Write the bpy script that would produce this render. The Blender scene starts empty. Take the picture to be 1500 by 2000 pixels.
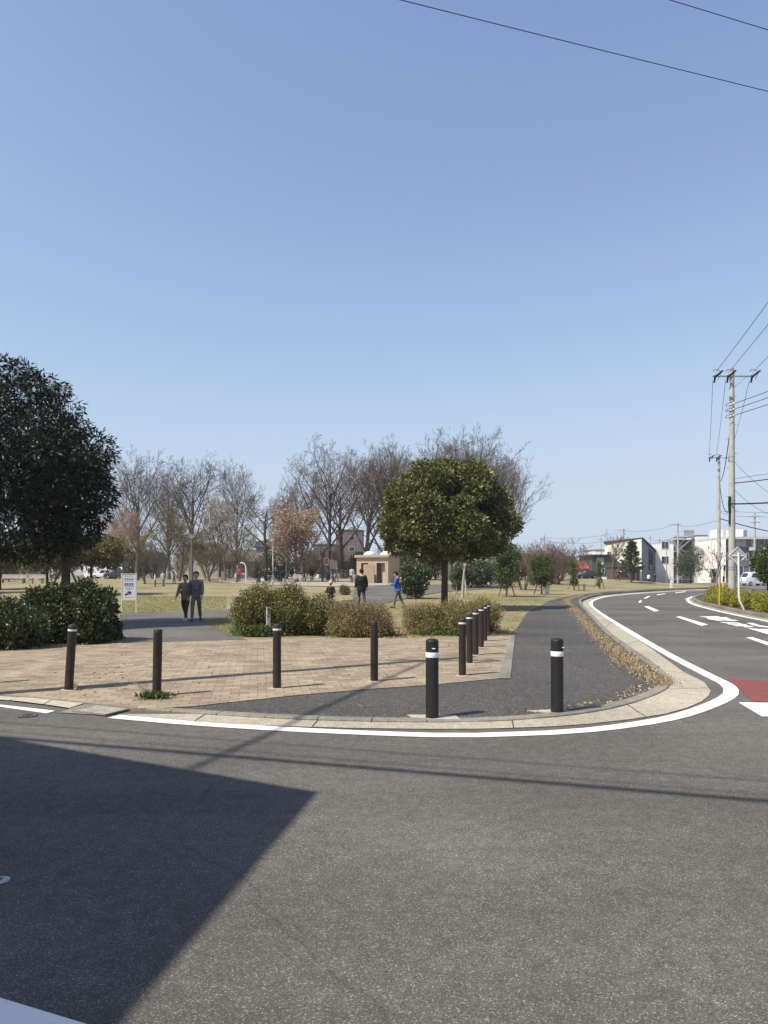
import bpy, bmesh, math, random
import numpy as np
from mathutils import Vector, Matrix
from mathutils.geometry import delaunay_2d_cdt
R = math.radians
# ---------------------------------------------------------------- camera, world, sun, exposure
F, HY, EYE = 1400.0, 1122.0, 1.6          # focal length and horizon row measured on the 1500x2000 photograph, eye height
S = bpy.context.scene
COL = S.collection
cam = bpy.data.objects.new('camera', bpy.data.cameras.new('camera')); COL.objects.link(cam)
cam.location = (0, 0, EYE); cam.rotation_euler = (R(90), 0, 0)
cam.data.sensor_fit = 'AUTO'; cam.data.sensor_width = 36; cam.data.lens = F/2000*36
cam.data.shift_y = (HY-1000)/2000; cam.data.clip_end = 6000; cam.data.clip_start = 0.05
S.camera = cam
SD = Vector((0.55, 0.34, -0.83)).normalized()     # the way sunlight travels
EL = math.asin(-SD.z)
w = bpy.data.worlds.new('World'); S.world = w; w.use_nodes = True
wn = w.node_tree.nodes; wl = w.node_tree.links
sky = wn.new('ShaderNodeTexSky'); sky.sky_type = 'NISHITA'; sky.sun_disc = False
sky.sun_elevation = EL; sky.sun_rotation = math.atan2(-SD.x, -SD.y)
sky.air_density = 1.0; sky.dust_density = 0.7; sky.ozone_density = 3.0; sky.altitude = 0
bg = wn['Background']; bg.inputs['Strength'].default_value = 0.145
hs = wn.new('ShaderNodeHueSaturation'); hs.inputs['Saturation'].default_value = 0.92; hs.inputs['Hue'].default_value = 0.509
wl.new(sky.outputs[0], hs.inputs['Color'])
def vmath(op, a, b):                       # the bright band near the horizon is rolled off softly, as hazy air does
    n = wn.new('ShaderNodeVectorMath'); n.operation = op
    for i, v in enumerate((a, b)):
        if hasattr(v, 'is_linked'): wl.new(v, n.inputs[i])
        else: n.inputs[i].default_value = v
    return n.outputs[0]
q_ = vmath('POWER', vmath('DIVIDE', hs.outputs[0], (2.75, 3.2, 3.9)), (4, 4, 4))
wl.new(vmath('DIVIDE', hs.outputs[0], vmath('POWER', vmath('ADD', q_, (1, 1, 1)), (.25, .25, .25))), bg.inputs['Color'])
sun = bpy.data.objects.new('sun', bpy.data.lights.new('sun', 'SUN')); COL.objects.link(sun)
sun.data.energy = 4.2; sun.data.angle = R(0.53); sun.data.color = (1, 0.93, 0.80)
sun.rotation_euler = SD.to_track_quat('-Z', 'Y').to_euler()
S.view_settings.view_transform = 'Standard'; S.view_settings.look = 'None'
S.view_settings.exposure = 0.68; S.view_settings.gamma = 1; S.view_settings.use_curve_mapping = False
S.cycles.max_bounces = 6; S.cycles.transparent_max_bounces = 8

# ---------------------------------------------------------------- mapping helpers
def g(px, py, z=0.0):
    Y = (EYE-z)*F/(py-HY); return Vector(((px-750)/F*Y, Y, z))
def wx(px, Y): return (px-750)/F*Y
def wz(py, Y): return EYE-(py-HY)/F*Y
def sm(a, b, x):
    t = min(1, max(0, (x-a)/(b-a))); return t*t*(3-2*t)
def catmull(P, step=0.5, closed=False):
    out = []; n = len(P)
    for i in range(n-1):
        p0 = P[max(i-1, 0)]; p1 = P[i]; p2 = P[i+1]; p3 = P[min(i+2, n-1)]
        k = max(1, min(24, int((p2-p1).length/step)))
        for j in range(k):
            t = j/k
            out.append(0.5*((2*p1)+(p2-p0)*t+(2*p0-5*p1+4*p2-p3)*t*t+(3*p1-p0-3*p2+p3)*t**3))
    out.append(P[-1].copy()); return out
kerb_px = [(190,1377),(250,1386),(400,1397),(600,1408),(844,1413),(1000,1409),(1100,1401),(1200,1385),(1270,1363),(1305,1346),
           (1312,1332),(1290,1306),(1240,1271),(1190,1235),(1152,1202),(1137,1184),(1141,1173),(1180,1163),(1250,1157),(1330,1152.5),(1400,1150)]
kerb_pts = catmull([g(*p) for p in kerb_px], 0.4)
left_dir = Vector((-1, 0.43, 0))
kerb_left = kerb_pts[0] + left_dir*110
road_end = kerb_pts[-1] + Vector((5, 3, 0))
PARK = [kerb_left] + kerb_pts + [road_end, Vector((road_end.x+3, 110, 0)), Vector((road_end.x+3, 420, 0)), Vector((-420, 420, 0)), Vector((-420, 190, 0))]
KL = [kerb_left] + kerb_pts + [road_end, Vector((road_end.x+3, 110, 0)), Vector((road_end.x+3, 420, 0))]
_pk = np.array([(p.x, p.y) for p in PARK]); _kl = np.array([(p.x, p.y) for p in KL])
def inside(x, y, P=_pk):
    x1 = P[:, 0]; y1 = P[:, 1]; x2 = np.roll(x1, -1); y2 = np.roll(y1, -1)
    c = ((y1 > y) != (y2 > y)); d = np.where(y2-y1 == 0, 1e-9, y2-y1)
    return bool(np.sum(c & (x < (x2-x1)*(y-y1)/d+x1)) % 2)
def kdist(x, y):
    a = _kl[:-1]; b = _kl[1:]; ab = b-a; ap = np.array((x, y))-a
    t = np.clip((ap*ab).sum(1)/np.maximum((ab*ab).sum(1), 1e-9), 0, 1)
    return float(np.sqrt(((ap-ab*t[:, None])**2).sum(1).min()))
def kerb_h(y): return 0.018+0.13*sm(17.6, 30, y)
def hgt(x, y, force=False):
    if not force and not inside(x, y): return 0.0
    d = kdist(x, y)
    base = 0.018+(kerb_h(y)-0.018)*(1-sm(2.5, 9, d)*sm(60, 45, y) if False else 1-sm(3, 10, d))
    ramp = 0.66*sm(33, 74, y)+0.25*sm(70, 100, y)
    return base+ramp*sm(1.5, 13, d)
def at(px, py):
    Y = 3.0; prev = Y
    while Y < 500:
        x = wx(px, Y)
        if wz(py, Y) <= hgt(x, Y): break
        prev = Y; Y *= 1.02
    a, b = prev, Y
    for _ in range(12):
        m = (a+b)/2
        if wz(py, m) <= hgt(wx(px, m), m): b = m
        else: a = m
    return Vector((wx(px, b), b, hgt(wx(px, b), b)))
def gp(px, Y):                       # ground point at column px and distance Y
    x = wx(px, Y); return Vector((x, Y, hgt(x, Y)))

# ---------------------------------------------------------------- materials
MATS = {}
def mat(name, col, rough=0.8, var=0.0, scale=8.0, bump=0.0, bscale=60.0, col2=None, metal=0.0, spec=0.3, island=False, trans=0.0, fine=None):
    if name in MATS: return MATS[name]
    m = bpy.data.materials.new(name); m.use_nodes = True; nt = m.node_tree; N = nt.nodes; L = nt.links
    b = N['Principled BSDF']; b.inputs['Roughness'].default_value = rough; b.inputs['Metallic'].default_value = metal
    b.inputs['Specular IOR Level'].default_value = spec
    c1 = (*col, 1); c2 = (*(col2 if col2 else [c*(1-var) for c in col]), 1)
    tc = N.new('ShaderNodeTexCoord')
    if var > 0 or col2:
        mx = N.new('ShaderNodeMix'); mx.data_type = 'RGBA'; mx.inputs[6].default_value = c1; mx.inputs[7].default_value = c2
        if island:
            ge = N.new('ShaderNodeNewGeometry'); L.new(ge.outputs['Random Per Island'], mx.inputs[0])
        else:
            no = N.new('ShaderNodeTexNoise'); no.inputs['Scale'].default_value = scale; no.inputs['Detail'].default_value = 6
            L.new(tc.outputs['Object'], no.inputs['Vector'])
            mr = N.new('ShaderNodeMapRange'); mr.inputs[1].default_value = 0.35; mr.inputs[2].default_value = 0.65
            L.new(no.outputs['Fac'], mr.inputs[0]); L.new(mr.outputs[0], mx.inputs[0])
        out = mx.outputs[2]
        if fine:
            n2 = N.new('ShaderNodeTexNoise'); n2.inputs['Scale'].default_value = fine[0]; n2.inputs['Detail'].default_value = 3
            L.new(tc.outputs['Object'], n2.inputs['Vector'])
            m2 = N.new('ShaderNodeMapRange'); m2.inputs[1].default_value = 0.3; m2.inputs[2].default_value = 0.7
            m2.inputs[3].default_value = 1-fine[1]; m2.inputs[4].default_value = 1+fine[1]
            L.new(n2.outputs['Fac'], m2.inputs[0])
            vm = N.new('ShaderNodeVectorMath'); vm.operation = 'SCALE'
            L.new(out, vm.inputs[0]); L.new(m2.outputs[0], vm.inputs['Scale']); out = vm.outputs[0]
        L.new(out, b.inputs['Base Color'])
    else:
        out = None; b.inputs['Base Color'].default_value = c1
    if bump > 0:
        nb = N.new('ShaderNodeTexNoise'); nb.inputs['Scale'].default_value = bscale; nb.inputs['Detail'].default_value = 4
        L.new(tc.outputs['Object'], nb.inputs['Vector'])
        bu = N.new('ShaderNodeBump'); bu.inputs['Strength'].default_value = bump; bu.inputs['Distance'].default_value = 0.01
        L.new(nb.outputs['Fac'], bu.inputs['Height']); L.new(bu.outputs[0], b.inputs['Normal'])
    if trans > 0:
        tr = N.new('ShaderNodeBsdfTranslucent'); ms = N.new('ShaderNodeMixShader'); ms.inputs[0].default_value = trans
        if out: L.new(out, tr.inputs[0])
        else: tr.inputs[0].default_value = c1
        L.new(b.outputs[0], ms.inputs[1]); L.new(tr.outputs[0], ms.inputs[2]); L.new(ms.outputs[0], N['Material Output'].inputs[0])
    MATS[name] = m; return m

def stone_mix(name, base, dark, light, cell, amount, rough=0.85, patch=0.25, spec=0.3, cracks=True, bump=0.35):
    """asphalt: dark binder, aggregate grains in several greys, broad patches and hairline cracks"""
    m = bpy.data.materials.new(name); m.use_nodes = True; nt = m.node_tree; N = nt.nodes; L = nt.links
    b = N['Principled BSDF']; b.inputs['Roughness'].default_value = rough; b.inputs['Specular IOR Level'].default_value = spec
    tc = N.new('ShaderNodeTexCoord')
    vo = N.new('ShaderNodeTexVoronoi'); vo.inputs['Scale'].default_value = cell; L.new(tc.outputs['Object'], vo.inputs['Vector'])
    sep = N.new('ShaderNodeSeparateColor'); L.new(vo.outputs['Color'], sep.inputs[0])
    cr = N.new('ShaderNodeValToRGB'); e = cr.color_ramp.elements
    e[0].position = 0; e[0].color = (*dark, 1); e[1].position = 1; e[1].color = (*light, 1)
    x = cr.color_ramp.elements.new(1-amount*2.2); x.color = (*base, 1)
    x = cr.color_ramp.elements.new(1-amount); x.color = (*[c*1.25 for c in base], 1)
    L.new(sep.outputs[0], cr.inputs[0])
    n1 = N.new('ShaderNodeTexNoise'); n1.inputs['Scale'].default_value = 0.35; n1.inputs['Detail'].default_value = 7; L.new(tc.outputs['Object'], n1.inputs['Vector'])
    r1 = N.new('ShaderNodeMapRange'); r1.inputs[1].default_value = 0.3; r1.inputs[2].default_value = 0.7; r1.inputs[3].default_value = 1-patch; r1.inputs[4].default_value = 1+patch
    L.new(n1.outputs['Fac'], r1.inputs[0])
    n3 = N.new('ShaderNodeTexNoise'); n3.inputs['Scale'].default_value = 9; n3.inputs['Detail'].default_value = 5; L.new(tc.outputs['Object'], n3.inputs['Vector'])
    r3 = N.new('ShaderNodeMapRange'); r3.inputs[1].default_value = 0.3; r3.inputs[2].default_value = 0.7; r3.inputs[3].default_value = 0.86; r3.inputs[4].default_value = 1.14
    L.new(n3.outputs['Fac'], r3.inputs[0])
    mu = N.new('ShaderNodeMath'); mu.operation = 'MULTIPLY'; L.new(r1.outputs[0], mu.inputs[0]); L.new(r3.outputs[0], mu.inputs[1])
    last = mu.outputs[0]
    if cracks:
        mpp = N.new('ShaderNodeMapping'); mpp.inputs['Rotation'].default_value = (0, 0, R(8)); mpp.inputs['Scale'].default_value = (0.06, 0.9, 1); L.new(tc.outputs['Object'], mpp.inputs[0])
        ns = N.new('ShaderNodeTexNoise'); ns.inputs['Scale'].default_value = 1; ns.inputs['Detail'].default_value = 4; L.new(mpp.outputs[0], ns.inputs['Vector'])
        rs_ = N.new('ShaderNodeMapRange'); rs_.inputs[1].default_value = 0.35; rs_.inputs[2].default_value = 0.65; rs_.inputs[3].default_value = 0.9; rs_.inputs[4].default_value = 1.12; L.new(ns.outputs['Fac'], rs_.inputs[0])
        ms_ = N.new('ShaderNodeMath'); ms_.operation = 'MULTIPLY'; L.new(last, ms_.inputs[0]); L.new(rs_.outputs[0], ms_.inputs[1]); last = ms_.outputs[0]
        # a few small dark oil spots
        vs_ = N.new('ShaderNodeTexVoronoi'); vs_.inputs['Scale'].default_value = 0.8; L.new(tc.outputs['Object'], vs_.inputs['Vector'])
        ro = N.new('ShaderNodeMapRange'); ro.inputs[1].default_value = 0.02; ro.inputs[2].default_value = 0.075; ro.inputs[3].default_value = 0.72; ro.inputs[4].default_value = 1.0; L.new(vs_.outputs['Distance'], ro.inputs[0])
        mo = N.new('ShaderNodeMath'); mo.operation = 'MULTIPLY'; L.new(last, mo.inputs[0]); L.new(ro.outputs[0], mo.inputs[1]); last = mo.outputs[0]
        nd = N.new('ShaderNodeTexNoise'); nd.inputs['Scale'].default_value = 1.2; nd.inputs['Detail'].default_value = 6; L.new(tc.outputs['Object'], nd.inputs['Vector'])
        ad = N.new('ShaderNodeMix'); ad.data_type = 'RGBA'; ad.inputs[0].default_value = 0.35
        L.new(tc.outputs['Object'], ad.inputs[6]); L.new(nd.outputs['Color'], ad.inputs[7])
        ve = N.new('ShaderNodeTexVoronoi'); ve.feature = 'DISTANCE_TO_EDGE'; ve.inputs['Scale'].default_value = 0.42; L.new(ad.outputs[2], ve.inputs['Vector'])
        cr2 = N.new('ShaderNodeMapRange'); cr2.inputs[1].default_value = 0.0; cr2.inputs[2].default_value = 0.004; cr2.inputs[3].default_value = 0.75; cr2.inputs[4].default_value = 1.0
        L.new(ve.outputs['Distance'], cr2.inputs[0])
        nm = N.new('ShaderNodeTexNoise'); nm.inputs['Scale'].default_value = 0.6; L.new(tc.outputs['Object'], nm.inputs['Vector'])
        th = N.new('ShaderNodeMath'); th.operation = 'GREATER_THAN'; th.inputs[1].default_value = 0.36; L.new(nm.outputs['Fac'], th.inputs[0])
        mxx = N.new('ShaderNodeMix'); mxx.inputs[2].default_value = 1.0; L.new(th.outputs[0], mxx.inputs[0]); L.new(cr2.outputs[0], mxx.inputs[3])
        m3 = N.new('ShaderNodeMath'); m3.operation = 'MULTIPLY'; L.new(last, m3.inputs[0]); L.new(mxx.outputs[0], m3.inputs[1]); last = m3.outputs[0]
    vm = N.new('ShaderNodeVectorMath'); vm.operation = 'SCALE'; L.new(cr.outputs[0], vm.inputs[0]); L.new(last, vm.inputs['Scale'])
    L.new(vm.outputs[0], b.inputs['Base Color'])
    bu = N.new('ShaderNodeBump'); bu.inputs['Strength'].default_value = bump; bu.inputs['Distance'].default_value = 0.004
    L.new(vo.outputs['Distance'], bu.inputs['Height']); L.new(bu.outputs[0], b.inputs['Normal'])
    MATS[name] = m; return m
M_ASPH = stone_mix('asphalt', (0.114,0.106,0.092), (0.055,0.051,0.046), (0.29,0.265,0.225), 200, 0.08)
M_PATH = stone_mix('path_asphalt', (0.066,0.062,0.056), (0.032,0.031,0.03), (0.36,0.34,0.29), 130, 0.10, patch=0.18)
M_PARKPATH = stone_mix('park_path_asphalt', (0.125,0.115,0.10), (0.07,0.067,0.06), (0.28,0.26,0.22), 80, 0.1, cracks=False)
M_CONC = stone_mix('gutter_concrete', (0.37,0.33,0.255), (0.24,0.21,0.16), (0.52,0.48,0.40), 120, 0.12, patch=0.22, cracks=False)
M_KERB = stone_mix('kerb_concrete', (0.215,0.20,0.165), (0.14,0.13,0.105), (0.33,0.31,0.26), 140, 0.1, patch=0.3, cracks=False)
M_SLAB = stone_mix('slab_concrete', (0.40,0.37,0.29), (0.33,0.3,0.24), (0.5,0.47,0.4), 200, 0.1, patch=0.15, cracks=False)
M_RED = stone_mix('red_asphalt', (0.20,0.06,0.05), (0.13,0.04,0.035), (0.3,0.13,0.11), 120, 0.08, patch=0.12, cracks=False)
def brick_mat():
    m = bpy.data.materials.new('brick_paving'); m.use_nodes = True; nt = m.node_tree; N = nt.nodes; L = nt.links
    b = N['Principled BSDF']; b.inputs['Roughness'].default_value = 0.85; b.inputs['Specular IOR Level'].default_value = 0.25
    tc = N.new('ShaderNodeTexCoord'); mp = N.new('ShaderNodeMapping'); mp.inputs['Rotation'].default_value = (0, 0, R(-10))
    L.new(tc.outputs['Object'], mp.inputs[0])
    br = N.new('ShaderNodeTexBrick'); L.new(mp.outputs[0], br.inputs['Vector'])
    br.inputs['Scale'].default_value = 1; br.inputs['Brick Width'].default_value = 0.235; br.inputs['Row Height'].default_value = 0.16
    br.inputs['Mortar Size'].default_value = 0.006; br.inputs['Mortar Smooth'].default_value = 0.3; br.inputs['Bias'].default_value = 0
    br.inputs['Color1'].default_value = (0.325,0.265,0.185,1); br.inputs['Color2'].default_value = (0.21,0.162,0.115,1); br.inputs['Mortar'].default_value = (0.13,0.105,0.085,1)
    n1 = N.new('ShaderNodeTexNoise'); n1.inputs['Scale'].default_value = 0.9; n1.inputs['Detail'].default_value = 8; n1.inputs['Roughness'].default_value = 0.7; L.new(tc.outputs['Object'], n1.inputs['Vector'])
    r1 = N.new('ShaderNodeMapRange'); r1.inputs[1].default_value = 0.3; r1.inputs[2].default_value = 0.7; r1.inputs[3].default_value = 0.78; r1.inputs[4].default_value = 1.25
    L.new(n1.outputs['Fac'], r1.inputs[0])
    n2 = N.new('ShaderNodeTexNoise'); n2.inputs['Scale'].default_value = 70; L.new(tc.outputs['Object'], n2.inputs['Vector'])
    r2 = N.new('ShaderNodeMapRange'); r2.inputs[3].default_value = 0.8; r2.inputs[4].default_value = 1.2; L.new(n2.outputs['Fac'], r2.inputs[0])
    mu = N.new('ShaderNodeMath'); mu.operation = 'MULTIPLY'; L.new(r1.outputs[0], mu.inputs[0]); L.new(r2.outputs[0], mu.inputs[1])
    vm = N.new('ShaderNodeVectorMath'); vm.operation = 'SCALE'; L.new(br.outputs['Color'], vm.inputs[0]); L.new(mu.outputs[0], vm.inputs['Scale'])
    L.new(vm.outputs[0], b.inputs['Base Color'])
    bu = N.new('ShaderNodeBump'); bu.inputs['Strength'].default_value = 0.5; bu.inputs['Distance'].default_value = 0.004; bu.invert = True
    L.new(br.outputs['Fac'], bu.inputs['Height']); L.new(bu.outputs[0], b.inputs['Normal']); return m
M_BRICK = brick_mat()
def paint_mat():
    m = bpy.data.materials.new('road_paint'); m.use_nodes = True; nt = m.node_tree; N = nt.nodes; L = nt.links
    b = N['Principled BSDF']; b.inputs['Roughness'].default_value = 0.6
    tc = N.new('ShaderNodeTexCoord'); n = N.new('ShaderNodeTexNoise'); n.inputs['Scale'].default_value = 14; n.inputs['Detail'].default_value = 8; n.inputs['Roughness'].default_value = 0.75
    L.new(tc.outputs['Object'], n.inputs['Vector'])
    cr = N.new('ShaderNodeValToRGB'); e = cr.color_ramp.elements
    e[0].position = 0.30; e[0].color = (0.3,0.29,0.27,1); e[1].position = 0.41; e[1].color = (0.74,0.73,0.70,1)
    L.new(n.outputs['Fac'], cr.inputs[0]); L.new(cr.outputs[0], b.inputs['Base Color']); return m
M_PAINT = paint_mat()
def lawn_mat():
    m = bpy.data.materials.new('winter_lawn'); m.use_nodes = True; nt = m.node_tree; N = nt.nodes; L = nt.links
    b = N['Principled BSDF']; b.inputs['Roughness'].default_value = 0.95; b.inputs['Specular IOR Level'].default_value = 0.1
    tc = N.new('ShaderNodeTexCoord')
    n1 = N.new('ShaderNodeTexNoise'); n1.inputs['Scale'].default_value = 0.16; n1.inputs['Detail'].default_value = 8; n1.inputs['Roughness'].default_value = 0.65; L.new(tc.outputs['Object'], n1.inputs['Vector'])
    cr = N.new('ShaderNodeValToRGB'); e = cr.color_ramp.elements
    e[0].position = 0.33; e[0].color = (0.155,0.155,0.075,1); e[1].position = 0.68; e[1].color = (0.32,0.265,0.165,1)
    x = cr.color_ramp.elements.new(0.5); x.color = (0.26,0.218,0.125,1)
    L.new(n1.outputs['Fac'], cr.inputs[0])
    n2 = N.new('ShaderNodeTexNoise'); n2.inputs['Scale'].default_value = 3.2; n2.inputs['Detail'].default_value = 8; n2.inputs['Roughness'].default_value = 0.8; L.new(tc.outputs['Object'], n2.inputs['Vector'])
    r2 = N.new('ShaderNodeMapRange'); r2.inputs[1].default_value = 0.3; r2.inputs[2].default_value = 0.7; r2.inputs[3].default_value = 0.5; r2.inputs[4].default_value = 1.4; L.new(n2.outputs['Fac'], r2.inputs[0])
    vm = N.new('ShaderNodeVectorMath'); vm.operation = 'SCALE'; L.new(cr.outputs[0], vm.inputs[0]); L.new(r2.outputs[0], vm.inputs['Scale'])
    L.new(vm.outputs[0], b.inputs['Base Color'])
    bu = N.new('ShaderNodeBump'); bu.inputs['Strength'].default_value = 0.7; bu.inputs['Distance'].default_value = 0.06
    L.new(n2.outputs['Fac'], bu.inputs['Height']); L.new(bu.outputs[0], b.inputs['Normal']); return m
M_LAWN = lawn_mat()
M_EARTH = mat('far_ground', (0.17,0.15,0.10), 0.95, 0.4, 0.05, col2=(0.12,0.12,0.1))
M_SAND = mat('playground_gravel', (0.36,0.31,0.25), 0.95, 0.25, 0.5, fine=(40,0.15))
M_BOLBR = mat('bollard_brown', (0.035,0.024,0.020), 0.5, 0.35, 9, spec=0.4)
M_BOLBK = mat('bollard_black_rubber', (0.016,0.016,0.017), 0.55, 0.3, 12, spec=0.4)
M_REFL = mat('reflective_band', (0.75,0.76,0.78), 0.35, 0.1, 30)
M_BARK = mat('grey_bark', (0.15,0.125,0.10), 0.9, 0.5, 3, bump=0.3, bscale=20)
M_TWIG = mat('twigs', (0.135,0.10,0.072), 0.9, 0.4, 0.5)
M_TWIGR = mat('reddish_twigs', (0.16,0.108,0.08), 0.9, 0.4, 0.5)
M_BARKD = mat('dark_bark', (0.07,0.052,0.04), 0.9, 0.4, 6, bump=0.4, bscale=30)
M_BARKP = mat('pale_bark', (0.28,0.25,0.21), 0.85, 0.4, 3)
M_STAKE = mat('weathered_stake', (0.22,0.17,0.12), 0.85, 0.4, 10)
M_WHITE = mat('white_wall', (0.80,0.78,0.73), 0.8, 0.08, 1)
M_GREYW = mat('grey_wall', (0.22,0.22,0.225), 0.85, 0.12, 1)
M_GLASS = mat('window_glass', (0.03,0.035,0.045), 0.08, spec=0.8)
M_CURT = mat('curtained_window', (0.45,0.45,0.43), 0.3, 0.2, 2)
M_FRAME = mat('window_frame', (0.5,0.5,0.5), 0.5)
M_POLE = mat('pole_concrete', (0.42,0.41,0.38), 0.85, 0.22, 2.5, fine=(20,0.06))
M_STEEL = mat('galvanised_steel', (0.36,0.37,0.38), 0.45, 0.15, 6, metal=0.6)
M_WIRE = mat('cable_black', (0.012,0.012,0.013), 0.6)
M_PORC = mat('porcelain', (0.7,0.7,0.68), 0.25)
M_SKIN = mat('skin', (0.48,0.29,0.20), 0.55)
M_HAIR = mat('black_hair', (0.012,0.010,0.010), 0.5)
M_LITTER = mat('dry_leaves', (0.52,0.40,0.27), 0.9, col2=(0.27,0.175,0.11), island=True, trans=0.15)
M_STRAW = mat('dry_grass', (0.42,0.34,0.20), 0.9, col2=(0.27,0.215,0.11), island=True, trans=0.2)
M_GRASSB = mat('grass_blades', (0.40,0.35,0.17), 0.9, col2=(0.24,0.24,0.10), island=True, trans=0.2)
M_WEED = mat('weed_green', (0.11,0.16,0.035), 0.7, col2=(0.05,0.085,0.02), island=True, trans=0.25)

# ---------------------------------------------------------------- object helpers
def props(o, label=None, cat=None, group=None, kind=None):
    if label: o['label'] = label
    if cat: o['category'] = cat
    if group: o['group'] = group
    if kind: o['kind'] = kind
    return o
def thing(name, label, cat, loc=(0,0,0), rz=0.0, group=None, scale=1.0):
    o = bpy.data.objects.new(name, None); COL.objects.link(o); o.location = loc; o.rotation_euler = (0, 0, rz)
    o.empty_display_size = 0.1; o.scale = (scale,)*3
    return props(o, label, cat, group)
def dup(root, loc=None, rz=None, label=None, scale=None, group=None):
    def cp(o, par):
        c = o.copy(); COL.objects.link(c)
        if par: c.parent = par
        for ch in list(o.children): cp(ch, c)
        return c
    r = cp(root, None)
    if loc is not None: r.location = loc
    if rz is not None: r.rotation_euler = (0, 0, rz)
    if scale is not None: r.scale = scale if hasattr(scale, '__len__') else (scale,)*3
    if label: r['label'] = label
    if group: r['group'] = group
    return r
class MB:
    def __init__(s): s.v = []; s.f = []
    def box(s, c, d, rz=0.0, rx=0.0, ry=0.0, taper=1.0):
        b = len(s.v); m = Matrix.Rotation(rz, 3, 'Z') @ Matrix.Rotation(ry, 3, 'Y') @ Matrix.Rotation(rx, 3, 'X'); c = Vector(c)
        for dz in (-.5, .5):
            t = taper if dz > 0 else 1
            for dx, dy in ((-.5,-.5),(.5,-.5),(.5,.5),(-.5,.5)):
                s.v.append(c+m@Vector((dx*d[0]*t, dy*d[1]*t, dz*d[2])))
        s.f += [(b,b+3,b+2,b+1),(b+4,b+5,b+6,b+7),(b,b+1,b+5,b+4),(b+1,b+2,b+6,b+5),(b+2,b+3,b+7,b+6),(b+3,b,b+4,b+7)]
        return s
    def tube(s, P, r, n=8, cap=True):
        P = [Vector(p) for p in P]; k = len(P)
        rr = r if hasattr(r, '__len__') else [r]*k
        b = len(s.v); u = None
        for i in range(k):
            d = (P[min(i+1, k-1)]-P[max(i-1, 0)])
            if d.length < 1e-9: d = Vector((0, 0, 1))
            d.normalize()
            if u is None: u = d.orthogonal().normalized()
            else:
                u = u-d*u.dot(d)
                u = u.normalized() if u.length > 1e-6 else d.orthogonal().normalized()
            w_ = d.cross(u)
            for j in range(n):
                a = 2*math.pi*j/n; s.v.append(P[i]+(u*math.cos(a)+w_*math.sin(a))*rr[i])
        for i in range(k-1):
            for j in range(n):
                j2 = (j+1) % n; s.f.append((b+i*n+j, b+i*n+j2, b+(i+1)*n+j2, b+(i+1)*n+j))
        if cap and n > 2:
            s.f.append(tuple(b+j for j in reversed(range(n)))); s.f.append(tuple(b+(k-1)*n+j for j in range(n)))
        return s
    def lathe(s, prof, c=(0,0,0), n=16):
        b = len(s.v); c = Vector(c)
        for r_, z in prof:
            for j in range(n):
                a = 2*math.pi*j/n; s.v.append(c+Vector((r_*math.cos(a), r_*math.sin(a), z)))
        for i in range(len(prof)-1):
            for j in range(n):
                j2 = (j+1) % n; s.f.append((b+i*n+j, b+i*n+j2, b+(i+1)*n+j2, b+(i+1)*n+j))
        s.f.append(tuple(b+j for j in reversed(range(n)))); s.f.append(tuple(b+(len(prof)-1)*n+j for j in range(n)))
        return s
    def ball(s, c, d, n=12, m=7):
        prof = [(max(1e-4, math.sin(math.pi*i/m)), -math.cos(math.pi*i/m)) for i in range(m+1)]
        b = len(s.v); s.lathe(prof, (0,0,0), n); c = Vector(c)
        for i in range(b, len(s.v)): v = s.v[i]; s.v[i] = c+Vector((v.x*d[0], v.y*d[1], v.z*d[2]))
        return s
    def prism(s, poly, h, z0=0.0):
        b = len(s.v); n = len(poly)
        for z in (z0, z0+h):
            for p in poly: s.v.append(Vector((p[0], p[1], z)))
        s.f.append(tuple(b+i for i in reversed(range(n)))); s.f.append(tuple(b+n+i for i in range(n)))
        for i in range(n): j = (i+1) % n; s.f.append((b+i, b+j, b+n+j, b+n+i))
        return s
    def wallpoly(s, poly, depth, y0=0.0):      # polygon drawn in x-z, thickness along +y
        b = len(s.v); n = len(poly)
        for y in (y0, y0+depth):
            for p in poly: s.v.append(Vector((p[0], y, p[1])))
        s.f.append(tuple(b+i for i in range(n))); s.f.append(tuple(b+n+i for i in reversed(range(n))))
        for i in range(n): j = (i+1) % n; s.f.append((b+j, b+i, b+n+i, b+n+j))
        return s
    def build(s, name, m, parent=None, smooth=False, bev=0.0, fix=True):
        me = bpy.data.meshes.new(name)
        me.from_pydata([tuple(v) for v in s.v], [], s.f)
        if bev or fix:
            bm = bmesh.new(); bm.from_mesh(me)
            if bev:
                ed = [e for e in bm.edges if len(e.link_faces) == 2 and e.calc_face_angle(0) > 0.6]
                bmesh.ops.bevel(bm, geom=ed, offset=bev, segments=2, affect='EDGES', profile=0.6)
            bmesh.ops.recalc_face_normals(bm, faces=bm.faces); bm.to_mesh(me); bm.free()
        if smooth:
            me.polygons.foreach_set('use_smooth', [True]*len(me.polygons))
            try: me.set_sharp_from_angle(angle=R(35))
            except Exception: pass
        me.materials.append(m); o = bpy.data.objects.new(name, me); COL.objects.link(o)
        if parent: o.parent = parent
        return o
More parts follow.
